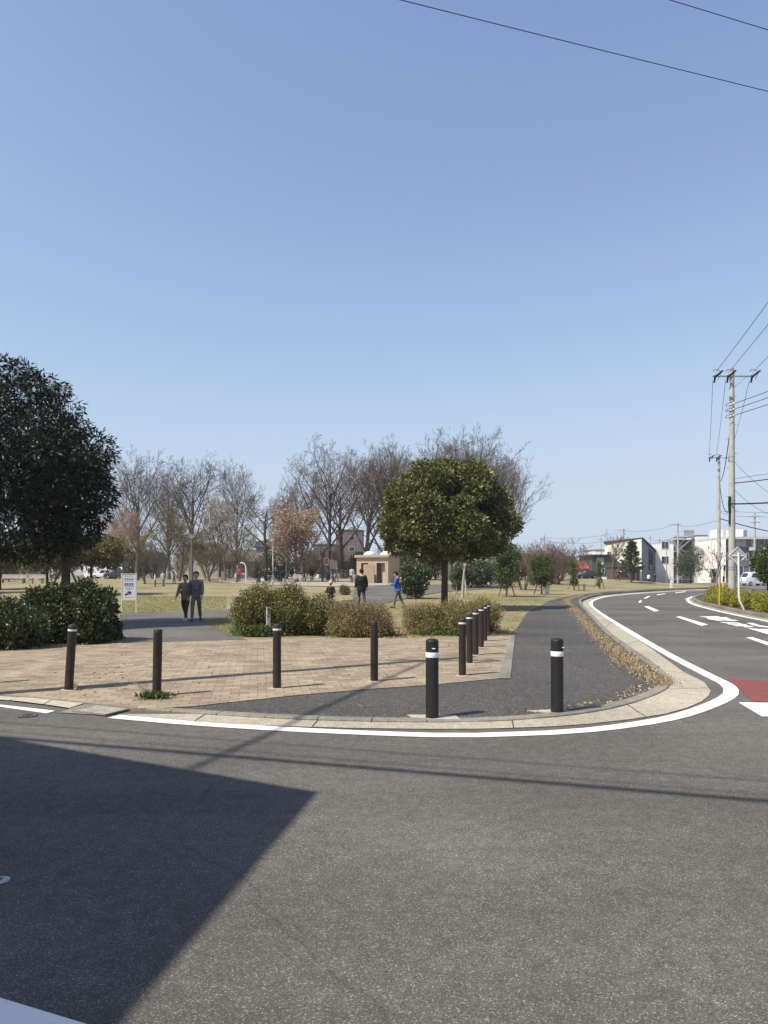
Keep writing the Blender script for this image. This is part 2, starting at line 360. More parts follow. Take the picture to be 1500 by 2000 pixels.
def sheet(name, poly, m, zf, step=2.0, kind='structure', far=None):
    """a filled ground polygon that follows the height function"""
    P = [Vector((p[0], p[1])) for p in poly]; n = len(P); pts = list(P); arr = np.array([(p.x, p.y) for p in P])
    x0, y0 = arr.min(0); x1, y1 = arr.max(0)
    if step:
        y = y0+step/2
        while y < y1:
            st = step if (far is None or y < far) else step*8
            x = max(x0, -90 if far else x0)+st/2
            while x < min(x1, 90 if far else x1):
                if inside(x, y, arr):
                    a = arr; b = np.roll(arr, -1, 0); ab = b-a; ap = np.array((x, y))-a
                    t = np.clip((ap*ab).sum(1)/np.maximum((ab*ab).sum(1), 1e-9), 0, 1)
                    if np.sqrt(((ap-ab*t[:, None])**2).sum(1).min()) > st*0.3: pts.append(Vector((x, y)))
                x += st
            y += st
    V, E, Fc, *_ = delaunay_2d_cdt(pts, [(i, (i+1) % n) for i in range(n)], [], 1, 1e-5)
    me = bpy.data.meshes.new(name); me.from_pydata([(v.x, v.y, zf(v.x, v.y)) for v in V], [], [tuple(f) for f in Fc])
    bm = bmesh.new(); bm.from_mesh(me); bmesh.ops.recalc_face_normals(bm, faces=bm.faces)
    if sum(f.normal.z for f in bm.faces) < 0: bmesh.ops.reverse_faces(bm, faces=bm.faces)
    bm.to_mesh(me); bm.free(); me.materials.append(m)
    o = bpy.data.objects.new(name, me); COL.objects.link(o); o['kind'] = kind; return o
def offset_line(P, d):
    out = []
    for i, p in enumerate(P):
        t = (P[min(i+1, len(P)-1)]-P[max(i-1, 0)]); t.z = 0; t.normalize(); out.append(p+Vector((-t.y, t.x, 0))*d)
    return out

# ================================================================= THE GROUND
def ground_sheet():
    xs = [-3000,-1200,-600,-300,-150]+[x for x in range(-90, 91, 6)]+[150,300,600,1200,3000]
    ys = [-400,-100,-30]+[y for y in range(-12, 132, 6)]+[160,220,300,420,700,1300,3000,5500]
    V = [(x, y, (hgt(x, y) if y < 419 else (0.96 if x < 30 else 0.0))-0.12) for y in ys for x in xs]; k = len(xs)
    Fc = [(j*k+i, j*k+i+1, (j+1)*k+i+1, (j+1)*k+i) for j in range(len(ys)-1) for i in range(k-1)]
    me = bpy.data.meshes.new('ground'); me.from_pydata(V, [], Fc); me.materials.append(M_EARTH)
    o = bpy.data.objects.new('ground', me); COL.objects.link(o); o['kind'] = 'structure'
ground_sheet()
kin = offset_line(kerb_pts, 0.09)
road_poly = [Vector((-120, -30, 0)), Vector((120, -30, 0)), Vector((120, 130, 0)), Vector((road_end.x+2.6, 130, 0)), road_end+Vector((-0.3,0.2,0))] + list(reversed(kin)) + [kerb_left+Vector((0.05,0.15,0))]
sheet('road', [(p.x, p.y) for p in road_poly], M_ASPH, lambda x, y: 0.0, 0)
sheet('lawn', [(p.x, p.y) for p in [kerb_left+Vector((0,.3,0))]+kin+PARK[len(kerb_pts)+1:]], M_LAWN, lambda x, y: hgt(x, y, True), 2.2, far=112)
# brick plaza
plaza = [(-560,1316),(-300,1334),(-100,1350),(0,1357),(70,1361.5),(187,1374),(262,1383),(300,1384),(377,1379),(560,1359.5),(700,1347),(845,1337),(972,1325),(985,1286),(1000,1240),(800,1246),(640,1246),(450,1248),(240,1255),(0,1271),(-560,1275)]
sheet('brick_plaza', [tuple(g(*p, 0.03))[:2] for p in plaza], M_BRICK, lambda x, y: 0.030, 1.5)
foot = [(262,1381),(300,1381),(377,1375),(560,1355),(700,1342),(845,1332),(968,1320),(985,1318),(990,1286),(1000,1240),(1012,1218),(1028,1198),(1075,1173),(1120,1162.5),(1180,1156.5),(1250,1152.2),(1330,1148.7),(1400,1147)]
fw = [g(*p, 0.02 if p[1] > 1230 else 0.14) for p in foot]
kk = [p for p in offset_line(kerb_pts, 0.14)]
fpoly = [(p.x, p.y) for p in fw]+[(p.x, p.y) for p in reversed(kk)]
sheet('footpath', fpoly, M_PATH, lambda x, y: hgt(x, y, True)+0.004+0.012*sm(18, 26, y), 0.9)
edge = [(972,1325.7),(985,1286),(1000,1240.3),(1006,1240.3),(1001,1286),(997,1325.7)]
sheet('edging_stones', [tuple(g(*p, 0.03))[:2] for p in edge], M_KERB, lambda x, y: 0.036, 0)
# park paths
pp = [(236,1257),(236,1198),(330,1196),(443,1191),(560,1183),(690,1172),(692,1146),(760,1143),(930,1141),(1010,1147),(870,1156),(815,1165),(745,1180),(560,1196),(445,1207),(392,1216),(420,1228),(480,1250)]
sheet('park_path', [tuple(at(*p))[:2] for p in pp], M_PARKPATH, lambda x, y: hgt(x, y)+0.03-0.014*sm(20, 16, y), 1.5)
pl = [(430,1138),(540,1144),(640,1146),(691,1146.2),(760,1143.3),(800,1139),(760,1132),(560,1129),(440,1131)]
sheet('playground_ground', [tuple(at(*p))[:2] for p in pl], M_SAND, lambda x, y: hgt(x, y)+0.045, 1.5)
# gutter apron of concrete round the corner
ap_out = [(232,1396),(400,1412),(600,1421),(844,1425),(1000,1423),(1150,1415),(1300,1395),(1370,1371),(1388,1350),(1376,1334),(1345,1318),(1335,1313),(1270,1266),(1204,1221),(1168,1196),(1152,1181),(1155,1172.5),(1190,1164.5),(1255,1158.6),(1330,1154),(1400,1151.3)]
ao = catmull([g(*p) for p in ap_out], 0.4)
ki = offset_line(kerb_pts, 0.05)
sheet('gutter', [(p.x, p.y) for p in ao]+[(p.x, p.y) for p in reversed(ki[3:])], M_CONC, lambda x, y: 0.008, 0)
def joint(px):                    # dark joints across the gutter concrete
    mb = MB()
    for a, b in px:
        A = g(*a); B = g(*b); d = (B-A).normalized(); n_ = Vector((-d.y, d.x, 0))*0.006
        b0 = len(mb.v); mb.v += [A-n_+Vector((0,0,.0125)), B-n_+Vector((0,0,.0125)), B+n_+Vector((0,0,.0125)), A+n_+Vector((0,0,.0125))]; mb.f.append((b0,b0+1,b0+2,b0+3))
    o = mb.build('gutter_joints', mat('joint_dirt', (0.06,0.05,0.04), 0.9)); o['kind'] = 'structure'
joint([((1302,1347),(1385,1345)),((1290,1309),(1338,1316)),((1000,1408),(1003,1423)),((620,1409),(610,1421)),((400,1397),(380,1410)),((1225,1378),(1262,1402)),((1225,1258),(1250,1252)),((1180,1227),(1196,1215))])
def kerb_stones():
    mb = MB(); L0 = 0.0; seg = 0.6; pts = kerb_pts[1:]; cum = [0]
    for i in range(1, len(pts)): cum.append(cum[-1]+(pts[i]-pts[i-1]).length)
    def pos(s_):
        for i in range(1, len(pts)):
            if cum[i] >= s_: t = (s_-cum[i-1])/max(1e-6, cum[i]-cum[i-1]); return pts[i-1].lerp(pts[i], t)
        return pts[-1].copy()
    s_ = 0.0; rnd = random.Random(5)
    while s_ < cum[-1]-seg:
        a = pos(s_+0.006); b = pos(s_+seg-0.006); m_ = pos(s_+seg/2); P = [a, m_, b]
        dz = rnd.uniform(-0.0025, 0.0025)
        outer = P; inner = offset_line(P, 0.15)
        base = len(mb.v)
        for q in range(3):
            h = kerb_h(P[q].y)+0.009+dz
            o_ = outer[q]; i_ = inner[q]
            for (pt, z) in ((o_, -0.02), (o_, h-0.008), (o_.lerp(i_, 0.06), h), (i_, h+0.002), (i_, -0.02)): mb.v.append(Vector((pt.x, pt.y, z)))
        for q in range(2):
            for e in range(4): mb.f.append((base+q*5+e, base+q*5+e+1, base+q*5+e+6, base+q*5+e+5))
        mb.f.append(tuple(base+e for e in range(5))); mb.f.append(tuple(base+10+e for e in reversed(range(5))))
        s_ += seg
    o = mb.build('kerb', M_KERB); o['kind'] = 'structure'
kerb_stones()
# slabs, grate at the end of the gutter
sheet('gutter_slab', [tuple(g(*p))[:2] for p in ((20,1370),(64,1355),(120,1358),(85,1378))], M_SLAB, lambda x, y: 0.018, 0)
sheet('gutter_slab', [tuple(g(*p))[:2] for p in ((87,1378.2),(121.4,1358),(187,1368),(136,1385.6))], M_SLAB, lambda x, y: 0.018, 0)
sheet('gutter_slab', [tuple(g(*p))[:2] for p in ((-180,1353),(-90,1342),(62,1355),(17,1370))], M_SLAB, lambda x, y: 0.015, 0)
sheet('gutter_end', [tuple(g(*p))[:2] for p in ((116,1393),(137,1385),(188,1370),(275,1378),(212,1399))], M_KERB, lambda x, y: 0.010, 0)
mb = MB(); pe = [g(*p, 0.03) for p in plaza[:8]]
for p in pe: mb.v += [Vector((p.x,p.y-.002,-.01)), Vector((p.x,p.y-.002,.0295))]
mb.f = [(i*2,i*2+2,i*2+3,i*2+1) for i in range(len(pe)-1)]
o = mb.build('plaza_edge', M_KERB, fix=False); o['kind'] = 'structure'
def grate():
    A, B, C_, D_ = [g(*p, 0.02) for p in ((140,1388),(190,1377.5),(252,1385),(206,1396))]
    t = thing('drain_grate', 'square steel mesh drain grate between the brick paving and the road edge line', 'drain grate', (0,0,0))
    mb = MB(); n = 15
    for i in range(n+1):
        p = A.lerp(B, i/n); q = D_.lerp(C_, i/n); mb.tube([p, q], 0.0075, 4)
        p = A.lerp(D_, i/n); q = B.lerp(C_, i/n); mb.tube([p, q], 0.0045, 4)
    mb.build('bars', mat('grate_steel', (0.42,0.42,0.36), 0.6, 0.3, 10), t)
    mf = MB()
    for p, q in ((A,B),(B,C_),(C_,D_),(D_,A)): mf.tube([p, q], 0.012, 4)
    mf.build('frame', M_KERB, t)
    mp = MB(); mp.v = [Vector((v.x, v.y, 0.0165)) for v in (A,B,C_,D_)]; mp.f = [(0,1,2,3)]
    mp.build('pit_shade_sheet', mat('pit_shade', (0.04,0.04,0.035), 0.9), t)  # flat dark sheet in place of the shade below the bars
grate()
# painted markings
def strip(name, P, wd, m=M_PAINT, z=0.006):
    a = offset_line(P, wd/2); b = offset_line(P, -wd/2); n = len(P)
    me = bpy.data.meshes.new(name); me.from_pydata([(p.x, p.y, z) for p in a]+[(p.x, p.y, z) for p in b], [], [(n+i, n+i+1, i+1, i) for i in range(n-1)])
    me.materials.append(m); o = bpy.data.objects.new(name, me); COL.objects.link(o); o['kind'] = 'structure'; return o
ln = [(222,1400),(300,1407),(400,1415),(600,1427),(850,1436.5),(1000,1434.5),(1150,1426.5),(1300,1405),(1385,1379),(1427,1356),(1420,1338),(1385,1320),(1300,1275.5),(1220,1228),(1168,1195),(1154,1181),(1162,1171.5),(1196,1164),(1262,1158.4),(1340,1154),(1400,1151.8)]
strip('edge_line', catmull([g(*p) for p in ln], 0.3), 0.19)
def pad(name, P, m=M_PAINT, z=0.006): return sheet(name, [tuple(g(*p))[:2] for p in P], m, lambda x, y: z, 0)
pad('edge_line', [(-260,1343),(-262,1347),(-8,1380),(90,1394),(108,1389),(0,1377)])
for q in ([(1320,1205),(1328,1204),(1383,1220),(1370,1222.5)], [(1258,1184.5),(1266,1184),(1288,1193),(1277,1194.5)], [(1249,1173.5),(1253,1172),(1253,1176.5),(1246.5,1177.5)],
          [(1256,1169),(1266,1164.5),(1271,1164.2),(1262,1169)], [(1282,1161.7),(1297,1159.4),(1301,1159.8),(1284,1162.6)], [(1318,1157.6),(1338,1155.3),(1341,1156),(1320,1158.6)],
          [(1457,1245.5),(1468,1244.5),(1520,1261),(1506,1263)]):
    pad('centre_line', q)
GL = [[(1364,1204.2),(1402,1203.9),(1407,1205.2),(1380,1206.2)], [(1379,1206),(1402,1204.8),(1412,1206.5),(1424,1211.5),(1402,1212.6),(1383,1209.5)], [(1410,1206),(1419,1206),(1428,1210.5),(1443,1212.2),(1434,1213.6),(1413,1212)],
      [(1404,1215),(1441,1216.4),(1448,1218),(1414,1217.2)], [(1418,1218),(1456,1219.8),(1461,1221.4),(1424,1220.4)], [(1429,1221.5),(1468,1223),(1474,1224.8),(1438,1223.6)], [(1436,1216.5),(1446,1218),(1469,1226),(1455,1226)],
      [(1457,1217.2),(1470,1217.4),(1485,1222.4),(1520,1227),(1500,1226.6),(1478,1224)], [(1460,1228),(1478,1229),(1520,1239),(1500,1240)], [(1480,1229.4),(1495,1229.6),(1530,1237),(1515,1236.4)], [(1466,1231),(1500,1236),(1520,1236),(1490,1231)]]
for i, q in enumerate(GL): sheet('road_lettering', [tuple(g(*p))[:2] for p in q], M_PAINT, lambda x, y, i=i: 0.006+0.0012*i, 0)
pad('red_paving', [(1409,1326.5),(1640,1335),(1640,1392),(1500,1371.5),(1472,1371),(1440,1345)], M_RED, 0.005)
for k in range(4): pad('crosswalk_bar', [(1442+k*165,1372.5+k*2),(1540+k*165,1374+k*2),(1605+k*165,1401+k*3),(1488+k*165,1400+k*3)])
pad('stop_line', [(-300,1862),(-2,1951),(172,2004),(205,2014),(60,2120),(-300,2000)])
isl = catmull([g(*p) for p in ((1390,1160.5),(1362,1163.5),(1346,1168),(1343,1172.5),(1356,1181),(1400,1193),(1450,1204),(1500,1214),(1640,1245))], 0.5)
strip('edge_line', isl, 0.2)
# ================================================================= RIGHT ISLAND
ik = catmull([g(*p) for p in ((1392,1161.6),(1370,1165),(1354,1169.5),(1352,1173),(1364,1180),(1405,1190.5),(1450,1200.5),(1500,1209.5),(1640,1238))], 0.5)
io = catmull([g(*p) for p in ((1391,1161.1),(1366,1164.5),(1350,1168.8),(1348,1172.8),(1360,1180.6),(1402,1192),(1450,1202.6),(1500,1212.4),(1640,1242))], 0.5)
sheet('gutter', [(p.x, p.y) for p in io]+[(p.x, p.y) for p in reversed(ik)], M_CONC, lambda x, y: 0.010, 0)
def band(name, P, wd, z0, z1, m):
    mb = MB(); a = P; b = offset_line(P, wd); n = len(P)
    for p, q in zip(a, b): mb.v += [Vector((p.x,p.y,z0)), Vector((p.x,p.y,z1)), Vector((q.x,q.y,z1)), Vector((q.x,q.y,z0))]
    for i in range(n-1):
        for e in range(3): mb.f.append((i*4+e, i*4+e+1, (i+1)*4+e+1, (i+1)*4+e))
    o = mb.build(name, m); o['kind'] = 'structure'; return o
band('kerb', ik, 0.18, -0.01, 0.16, M_KERB)
ii = offset_line(ik, 0.16)
sheet('planting_soil', [(p.x, p.y) for p in ii]+[(80, 24), (80, 60), (ik[0].x+3, 52)], mat('soil', (0.10,0.08,0.055), 0.95, 0.4, 2), lambda x, y: 0.12, 0)
sheet('far_pavement', [(36.5,47),(110,47),(110,150),(road_end.x+3.4,150),(road_end.x+3.4,90),(36.5,70)], mat('far_asphalt', (0.16,0.155,0.15), 0.9, 0.25, 0.3), lambda x, y: 0.02, 0)

# ================================================================= FOLIAGE TOOLS
def leafcloud(name, P, D, ln, wd, m, parent, seed=0, jit=0.35, fold=0.25):
    """N leaves: base points P, pointing D, each a folded four-cornered blade"""
    rs = np.random.RandomState(seed); n = len(P); P = np.asarray(P, float); D = np.asarray(D, float)
    D = D/np.maximum(np.linalg.norm(D, axis=1, keepdims=True), 1e-6)
    r = rs.normal(size=(n, 3)); side = np.cross(D, r); side /= np.maximum(np.linalg.norm(side, axis=1, keepdims=True), 1e-6)
    nor = np.cross(side, D)
    L = (ln*(1+jit*(rs.rand(n)*2-1)))[:, None]; W = (wd*(1+jit*(rs.rand(n)*2-1)))[:, None]
    v = np.empty((n, 4, 3)); v[:, 0] = P; v[:, 1] = P+D*L*0.45+side*W*0.5+nor*W*fold; v[:, 2] = P+D*L; v[:, 3] = P+D*L*0.45-side*W*0.5+nor*W*fold
    me = bpy.data.meshes.new(name); me.vertices.add(n*4); me.vertices.foreach_set('co', v.ravel())
    me.loops.add(n*4); me.loops.foreach_set('vertex_index', np.arange(n*4, dtype=np.int32))
    me.polygons.add(n); me.polygons.foreach_set('loop_start', np.arange(0, n*4, 4, dtype=np.int32)); 
    me.update(calc_edges=True); me.validate()
    me.materials.append(m); o = bpy.data.objects.new(name, me); COL.objects.link(o)
    if parent: o.parent = parent
    return o
def clump_points(centers, radii, n, rs, shell=0.55, squash=0.85):
    """points spread over the outside of many leaf clumps, with outward directions"""
    wts = np.array(radii)**2; idx = rs.choice(len(centers), size=n, p=wts/wts.sum())
    d = rs.normal(size=(n, 3)); d /= np.linalg.norm(d, axis=1, keepdims=True)
    rr = (shell+(1-shell)*rs.rand(n)**0.5)*np.array(radii)[idx]*(0.8+0.4*rs.rand(n))
    off = d*rr[:, None]; off[:, 2] *= squash
    return np.array(centers)[idx]+off, d
def ellipsoid_clumps(k, R3, c, rs, r0, lo=0.55, flat=-0.75):
    out = []; rad = []
    while len(out) < k:
        d = rs.normal(size=3); d /= np.linalg.norm(d)
        if d[2] < flat: continue
        u = lo+(1-lo)*rs.rand()**0.6
        out.append(np.array(c)+d*np.array(R3)*u); rad.append(r0*(0.65+0.7*rs.rand()))
    return out, rad
M_LFD = mat('dark_glossy_leaf', (0.095,0.11,0.038), 0.42, col2=(0.028,0.042,0.014), island=True, spec=0.45, trans=0.12)
M_LFL = mat('evergreen_oak_leaf', (0.030,0.040,0.014), 0.45, col2=(0.008,0.012,0.005), island=True, spec=0.28, trans=0.05)
M_LFR = mat('round_tree_leaf', (0.21,0.20,0.06), 0.45, col2=(0.045,0.068,0.022), island=True, spec=0.4, trans=0.15)
M_LFY = mat('yellowish_shrub_leaf', (0.34,0.28,0.09), 0.55, col2=(0.10,0.105,0.03), island=True, spec=0.3, trans=0.2)
M_LFB = mat('brownish_shrub_leaf', (0.40,0.31,0.16), 0.65, col2=(0.16,0.135,0.05), island=True, trans=0.2)
M_LFG = mat('young_tree_leaf', (0.13,0.155,0.045), 0.5, col2=(0.035,0.06,0.018), island=True, trans=0.2)
M_LFGOLD = mat('golden_hedge_leaf', (0.42,0.38,0.05), 0.5, col2=(0.16,0.18,0.03), island=True, trans=0.25)
M_LFO = mat('orange_dead_leaf', (0.50,0.36,0.25), 0.8, col2=(0.27,0.18,0.125), island=True, trans=0.3)
M_LFBR = mat('olive_leaf', (0.24,0.19,0.065), 0.6, col2=(0.065,0.065,0.022), island=True, trans=0.3)
M_BLW = mat('white_blossom', (0.75,0.72,0.66), 0.7, col2=(0.5,0.47,0.4), island=True, trans=0.3)
M_BLP = mat('pink_blossom', (0.44,0.31,0.25), 0.7, col2=(0.29,0.20,0.15), island=True, trans=0.3)

def branches(seed, height, trunk_r, levels, fork_h=0.3, ang=30, up=0.25, nchild=(7,5,4,3), lenf=(0.55,0.5,0.5,0.45), wig=0.12, sides=(8,6,4,3,3), minr=0.006, multi=1, rtaper=0.55, lean=0.0):
    """a branching skeleton; returns (thick MB, thin MB, tips)"""
    rnd = random.Random(seed); thick = MB(); thin = MB(); tips = []
    def rv(): return Vector((rnd.gauss(0,1), rnd.gauss(0,1), rnd.gauss(0,1)))
    def grow(p, d, L, r, lev):
        n = (6,5,4,3,3)[min(lev, 4)]; P = [p.copy()]; Rr = [r]; dd = d.copy()
        for i in range(n):
            dd = (dd+rv()*wig*(0.5 if lev == 0 else 1)+Vector((0,0,up*(0.5 if lev else 0.2)))).normalized()
            P.append(P[-1]+dd*L/n); Rr.append(max(minr*0.6, r*(1-(0.65 if lev else 0.6)*(i+1)/n)))
        (thick if lev < 2 else thin).tube(P, Rr, sides[min(lev, 4)], cap=(lev == 0))
        if lev >= levels: tips.append((P[-1], dd)); tips.append((P[-2], dd)); return
        k = nchild[min(lev, len(nchild)-1)]; k = max(1, k+rnd.choice((-1,0,0,1)))
        for c in range(k):
            t = (fork_h+(1-fork_h)*(c+rnd.random()*0.8)/k) if lev == 0 else 0.2+0.8*(c+rnd.random())/k
            t = min(t, 0.999); i = int(t*n); q = P[i].lerp(P[i+1], t*n-i); rr = Rr[i]+(Rr[i+1]-Rr[i])*(t*n-i)
            ax = (P[i+1]-P[i]).normalized(); s_ = ax.orthogonal().normalized()
            s_ = Matrix.Rotation(c*2.4+rnd.random()*1.2, 3, ax) @ s_
            a = R(ang*(1.0 if lev == 0 else 1.15)+rnd.gauss(0, 7))
            nd = (ax*math.cos(a)+s_*math.sin(a)).normalized()
            grow(q, nd, L*lenf[min(lev, len(lenf)-1)]*(1.15-0.45*t if lev else 1.25-0.55*t)*rnd.uniform(0.8, 1.15), max(minr, rr*rtaper), lev+1)
        if lev: tips.append((P[-1], dd))
    for q in range(multi):
        a = 6.283*q/max(1, multi)+rnd.random(); d0 = Vector((math.cos(a)*lean, math.sin(a)*lean, 1)).normalized() if multi > 1 else Vector((0,0,1))
        grow(Vector((math.cos(a), math.sin(a), 0))*(0.12 if multi > 1 else 0)+Vector((0,0,-0.15)), d0, height*(0.72 if multi == 1 else rnd.uniform(0.55, 0.75)), trunk_r, 0)
    return thick, thin, tips
def bare_tree(name, label, cat, loc, seed, height, tr, mt=None, mb=None, group=None, leaves=None, **kw):
    t = thing(name, label, cat, loc, 0, group)
    a, b, tips = branches(seed, height, tr, **kw)
    # bring the finished tree to exactly the wanted height
    zt = max(max(v.z for v in b.v), max(v.z for v in a.v)) if b.v else max(v.z for v in a.v)
    k = height/zt
    for m_ in (a, b):
        for v in m_.v: v *= k
    a.build('trunk', mt or M_BARK, t, smooth=True, fix=False); b.build('crown', mb or M_TWIG, t, fix=False)
    if leaves:
        m, per, ln, wd, sp = leaves; rs = np.random.RandomState(seed)
        P = np.array([tuple(p*k) for p, d in tips]); P = np.repeat(P, per, 0)+rs.normal(size=(len(P)*per, 3))*sp
        leafcloud('foliage', P, rs.normal(size=P.shape)+np.array([0,0,-.3]), ln, wd, m, t, seed)
    return t
def leafy_tree(name, label, cat, loc, seed, crown_c, R3, nclump, rc, nleaf, ln, wd, m, trunk_r, mt=None, droop=0.2, group=None, flat=-0.75, lo=0.55, fork=None, spikes=0, squash=0.85, extra=None, shell=.55, taper=0.0):
    t = thing(name, label, cat, loc, 0, group); rs = np.random.RandomState(seed)
    cs, rad = ellipsoid_clumps(nclump, R3, crown_c, rs, rc, lo, flat)
    if extra:
        for e in extra: cs.append(np.array(e[:3])); rad.append(e[3])
    if taper:
        for c in cs:
            f = 1-taper*max(0, (c[2]-crown_c[2])/R3[2])**1.5; c[0] = crown_c[0]+(c[0]-crown_c[0])*f; c[1] = crown_c[1]+(c[1]-crown_c[1])*f
    P, D = clump_points(cs, rad, int(nleaf*0.88), rs, shell, squash)
    cin, rin = ellipsoid_clumps(max(6, nclump//3), [x*0.55 for x in R3], crown_c, rs, rc*1.3, 0.1, -1)
    P2, D2 = clump_points(cin, rin, nleaf-len(P), rs, 0.3)
    P = np.vstack([P, P2]); D = np.vstack([D, D2])*0.8+rs.normal(size=P.shape)*0.45; D[:, 2] += 0.15-droop
    leafcloud('crown', P, D, ln, wd, m, t, seed)
    mb = MB(); base = crown_c[2]-R3[2]*0.55; top = Vector(crown_c)
    mb.tube([(0,0,-0.15),(0,0,0.05),(0.01,0,base*0.5),(0,0.01,base),(crown_c[0]*.6,crown_c[1]*.6,crown_c[2]),(crown_c[0],crown_c[1],crown_c[2]+R3[2]*0.6)],
            [trunk_r*1.35,trunk_r*1.1,trunk_r,trunk_r*0.92,trunk_r*0.5,trunk_r*0.12], 10)
    mb.build('trunk', mt or M_BARKD, t, smooth=True)
    lb = MB(); rnd = random.Random(seed)
    for i in range(min(nclump, 26)):
        c = Vector(cs[i]); z0 = base*0.92+rnd.random()*(crown_c[2]-base)
        p0 = Vector((crown_c[0]*.4, crown_c[1]*.4, z0)); mid = p0.lerp(c, 0.5)+Vector((0,0,0.12*R3[2]*rnd.random()))
        lb.tube([p0, mid, c], [trunk_r*0.42, trunk_r*0.25, trunk_r*0.07], 5, cap=False)
    for i in range(spikes):
        d = rs.normal(size=3); d[2] = abs(d[2])+0.5; d /= np.linalg.norm(d); p = Vector(np.array(crown_c)+d*np.array(R3)*0.98)
        q = p+Vector((d[0]*.1, d[1]*.1, 0.45+0.3*rnd.random())); lb.tube([p, q], [0.012, 0.004], 3)
        n = 26; tt = rs.rand(n)[:, None]; PP = np.array(p)+(np.array(q)-np.array(p))*tt
        leafcloud('leaf_shoot', PP, rs.normal(size=(n,3))*[1,1,.3]+[0,0,.2], ln, wd, m, t, seed+i)
    lb.build('branches', mt or M_BARKD, t)
    return t
def shrub(name, label, cat, loc, seed, lobes, nleaf, ln, wd, m, group=None, twig=80, mt=None, m2=None, mixf=0.0, twig_out=0.25):
    """lobes: (x, y, rx, ry, h) rounded masses that stand on the ground"""
    t = thing(name, label, cat, loc, 0, group); rs = np.random.RandomState(seed); rnd = random.Random(seed)
    cs = []; rad = []
    for (x, y, rx, ry, h) in lobes:
        k = int(26*(rx*ry*h)**0.5)+10
        for i in range(k):
            d = rs.normal(size=3); d /= np.linalg.norm(d); d[2] = abs(d[2])**0.8 if rs.rand() < 0.8 else -0.3*abs(d[2])
            sp = (abs(d[0])**2.6+abs(d[1])**2.6+abs(d[2])**2.6)**(1/2.6)      # squared-off superellipsoid
            d = d/sp; u = 0.72+0.24*rs.rand(); r_ = 0.16+0.14*rs.rand()
            z = 0.36*h+d[2]*0.56*h*u if d[2] > 0 else 0.36*h+d[2]*h
            cs.append(np.array((x+d[0]*(rx-r_*.6)*u, y+d[1]*(ry-r_*.6)*u, max(0.1, z)))); rad.append(r_*(1 if h > .8 else .75))
        for i in range(k//2):
            a = rs.rand()*6.283; u = .55+.4*rs.rand(); cs.append(np.array((x+math.cos(a)*(rx-.15)*u, y+math.sin(a)*(ry-.15)*u, .12+.2*rs.rand()))); rad.append(.17+.08*rs.rand())
    P, D = clump_points(cs, rad, int(nleaf*1.35), rs, 0.35, 1.0)
    keep = P[:, 2] > 0.01; P = P[keep]; D = D[keep]*0.7+rs.normal(size=P.shape)*0.5; D[:, 2] += 0.25
    if m2:
        sel = rs.rand(len(P)) < mixf
        leafcloud('foliage', P[~sel], D[~sel], ln, wd, m, t, seed); leafcloud('withered_foliage', P[sel], D[sel], ln*1.1, wd*0.8, m2, t, seed+1)
    else: leafcloud('foliage', P, D, ln, wd, m, t, seed)
    mb = MB()
    for i in range(twig):
        (x, y, rx, ry, h) = lobes[rnd.randrange(len(lobes))]; a = rnd.random()*6.283; u = rnd.random()**0.5
        p0 = Vector((x+math.cos(a)*rx*.45*u, y+math.sin(a)*ry*.45*u, -0.02)); hh = h*(0.75+twig_out*rnd.random())
        p1 = Vector((x+math.cos(a)*rx*.85*u, y+math.sin(a)*ry*.85*u, hh)); mid = p0.lerp(p1, .5)+Vector((rnd.gauss(0,.05), rnd.gauss(0,.05), 0))
        mb.tube([p0, mid, p1], [0.012, 0.007, 0.002], 3, cap=False)
        for q in range(2):
            s_ = mid.lerp(p1, rnd.random()); mb.tube([s_, s_+Vector((rnd.gauss(0,.12), rnd.gauss(0,.12), 0.08+0.12*rnd.random()))], [0.004, 0.0015], 3, cap=False)
    mb.build('stems', mt or M_TWIG, t, fix=False); return t

# ================================================================= EVERGREENS AND HEDGES NEAR
YL = 21.0
lt = leafy_tree('evergreen_tree', 'big dark evergreen tree with drooping leaves towering over the left hedge', 'tree', gp(128, YL), 11,
    (-1.55, 0, 4.65), (2.45, 2.3, 2.7), 66, 0.56, 52000, 0.16, 0.048, M_LFL, 0.125, droop=0.55, flat=-0.9, spikes=14, shell=.65,
    extra=[(-1.3,0,7.45,.45),(-1.9,0.2,7.6,.5),(-0.8,-.3,7.1,.35),(-.2,0,6.9,.3),(0.05,0,6.45,.4),(0.3,.2,5.9,.35),(.85,0,5.0,.35),(1.0,-.2,4.4,.4),(.95,.3,3.9,.45),(-.1,0,2.5,.45),(.5,0,2.9,.5),(.8,.2,3.4,.45),(-.6,-.3,2.4,.5),(-1.4,.2,2.4,.55),(-2.2,0,2.5,.55),(-3,.2,2.7,.6),(.4,-.4,2.7,.5),(-2.9,0,7.0,.6),(-3.3,0,6.2,.7)])
tb = MB()
for dx, dy in ((-.9,-.2),(.85,.25),(-.3,.9)): tb.tube([(dx,dy,-.1),(dx*.05,dy*.05,1.95)], 0.035, 6)
tb.build('support_stake', M_STAKE, lt)
YR = 29.6
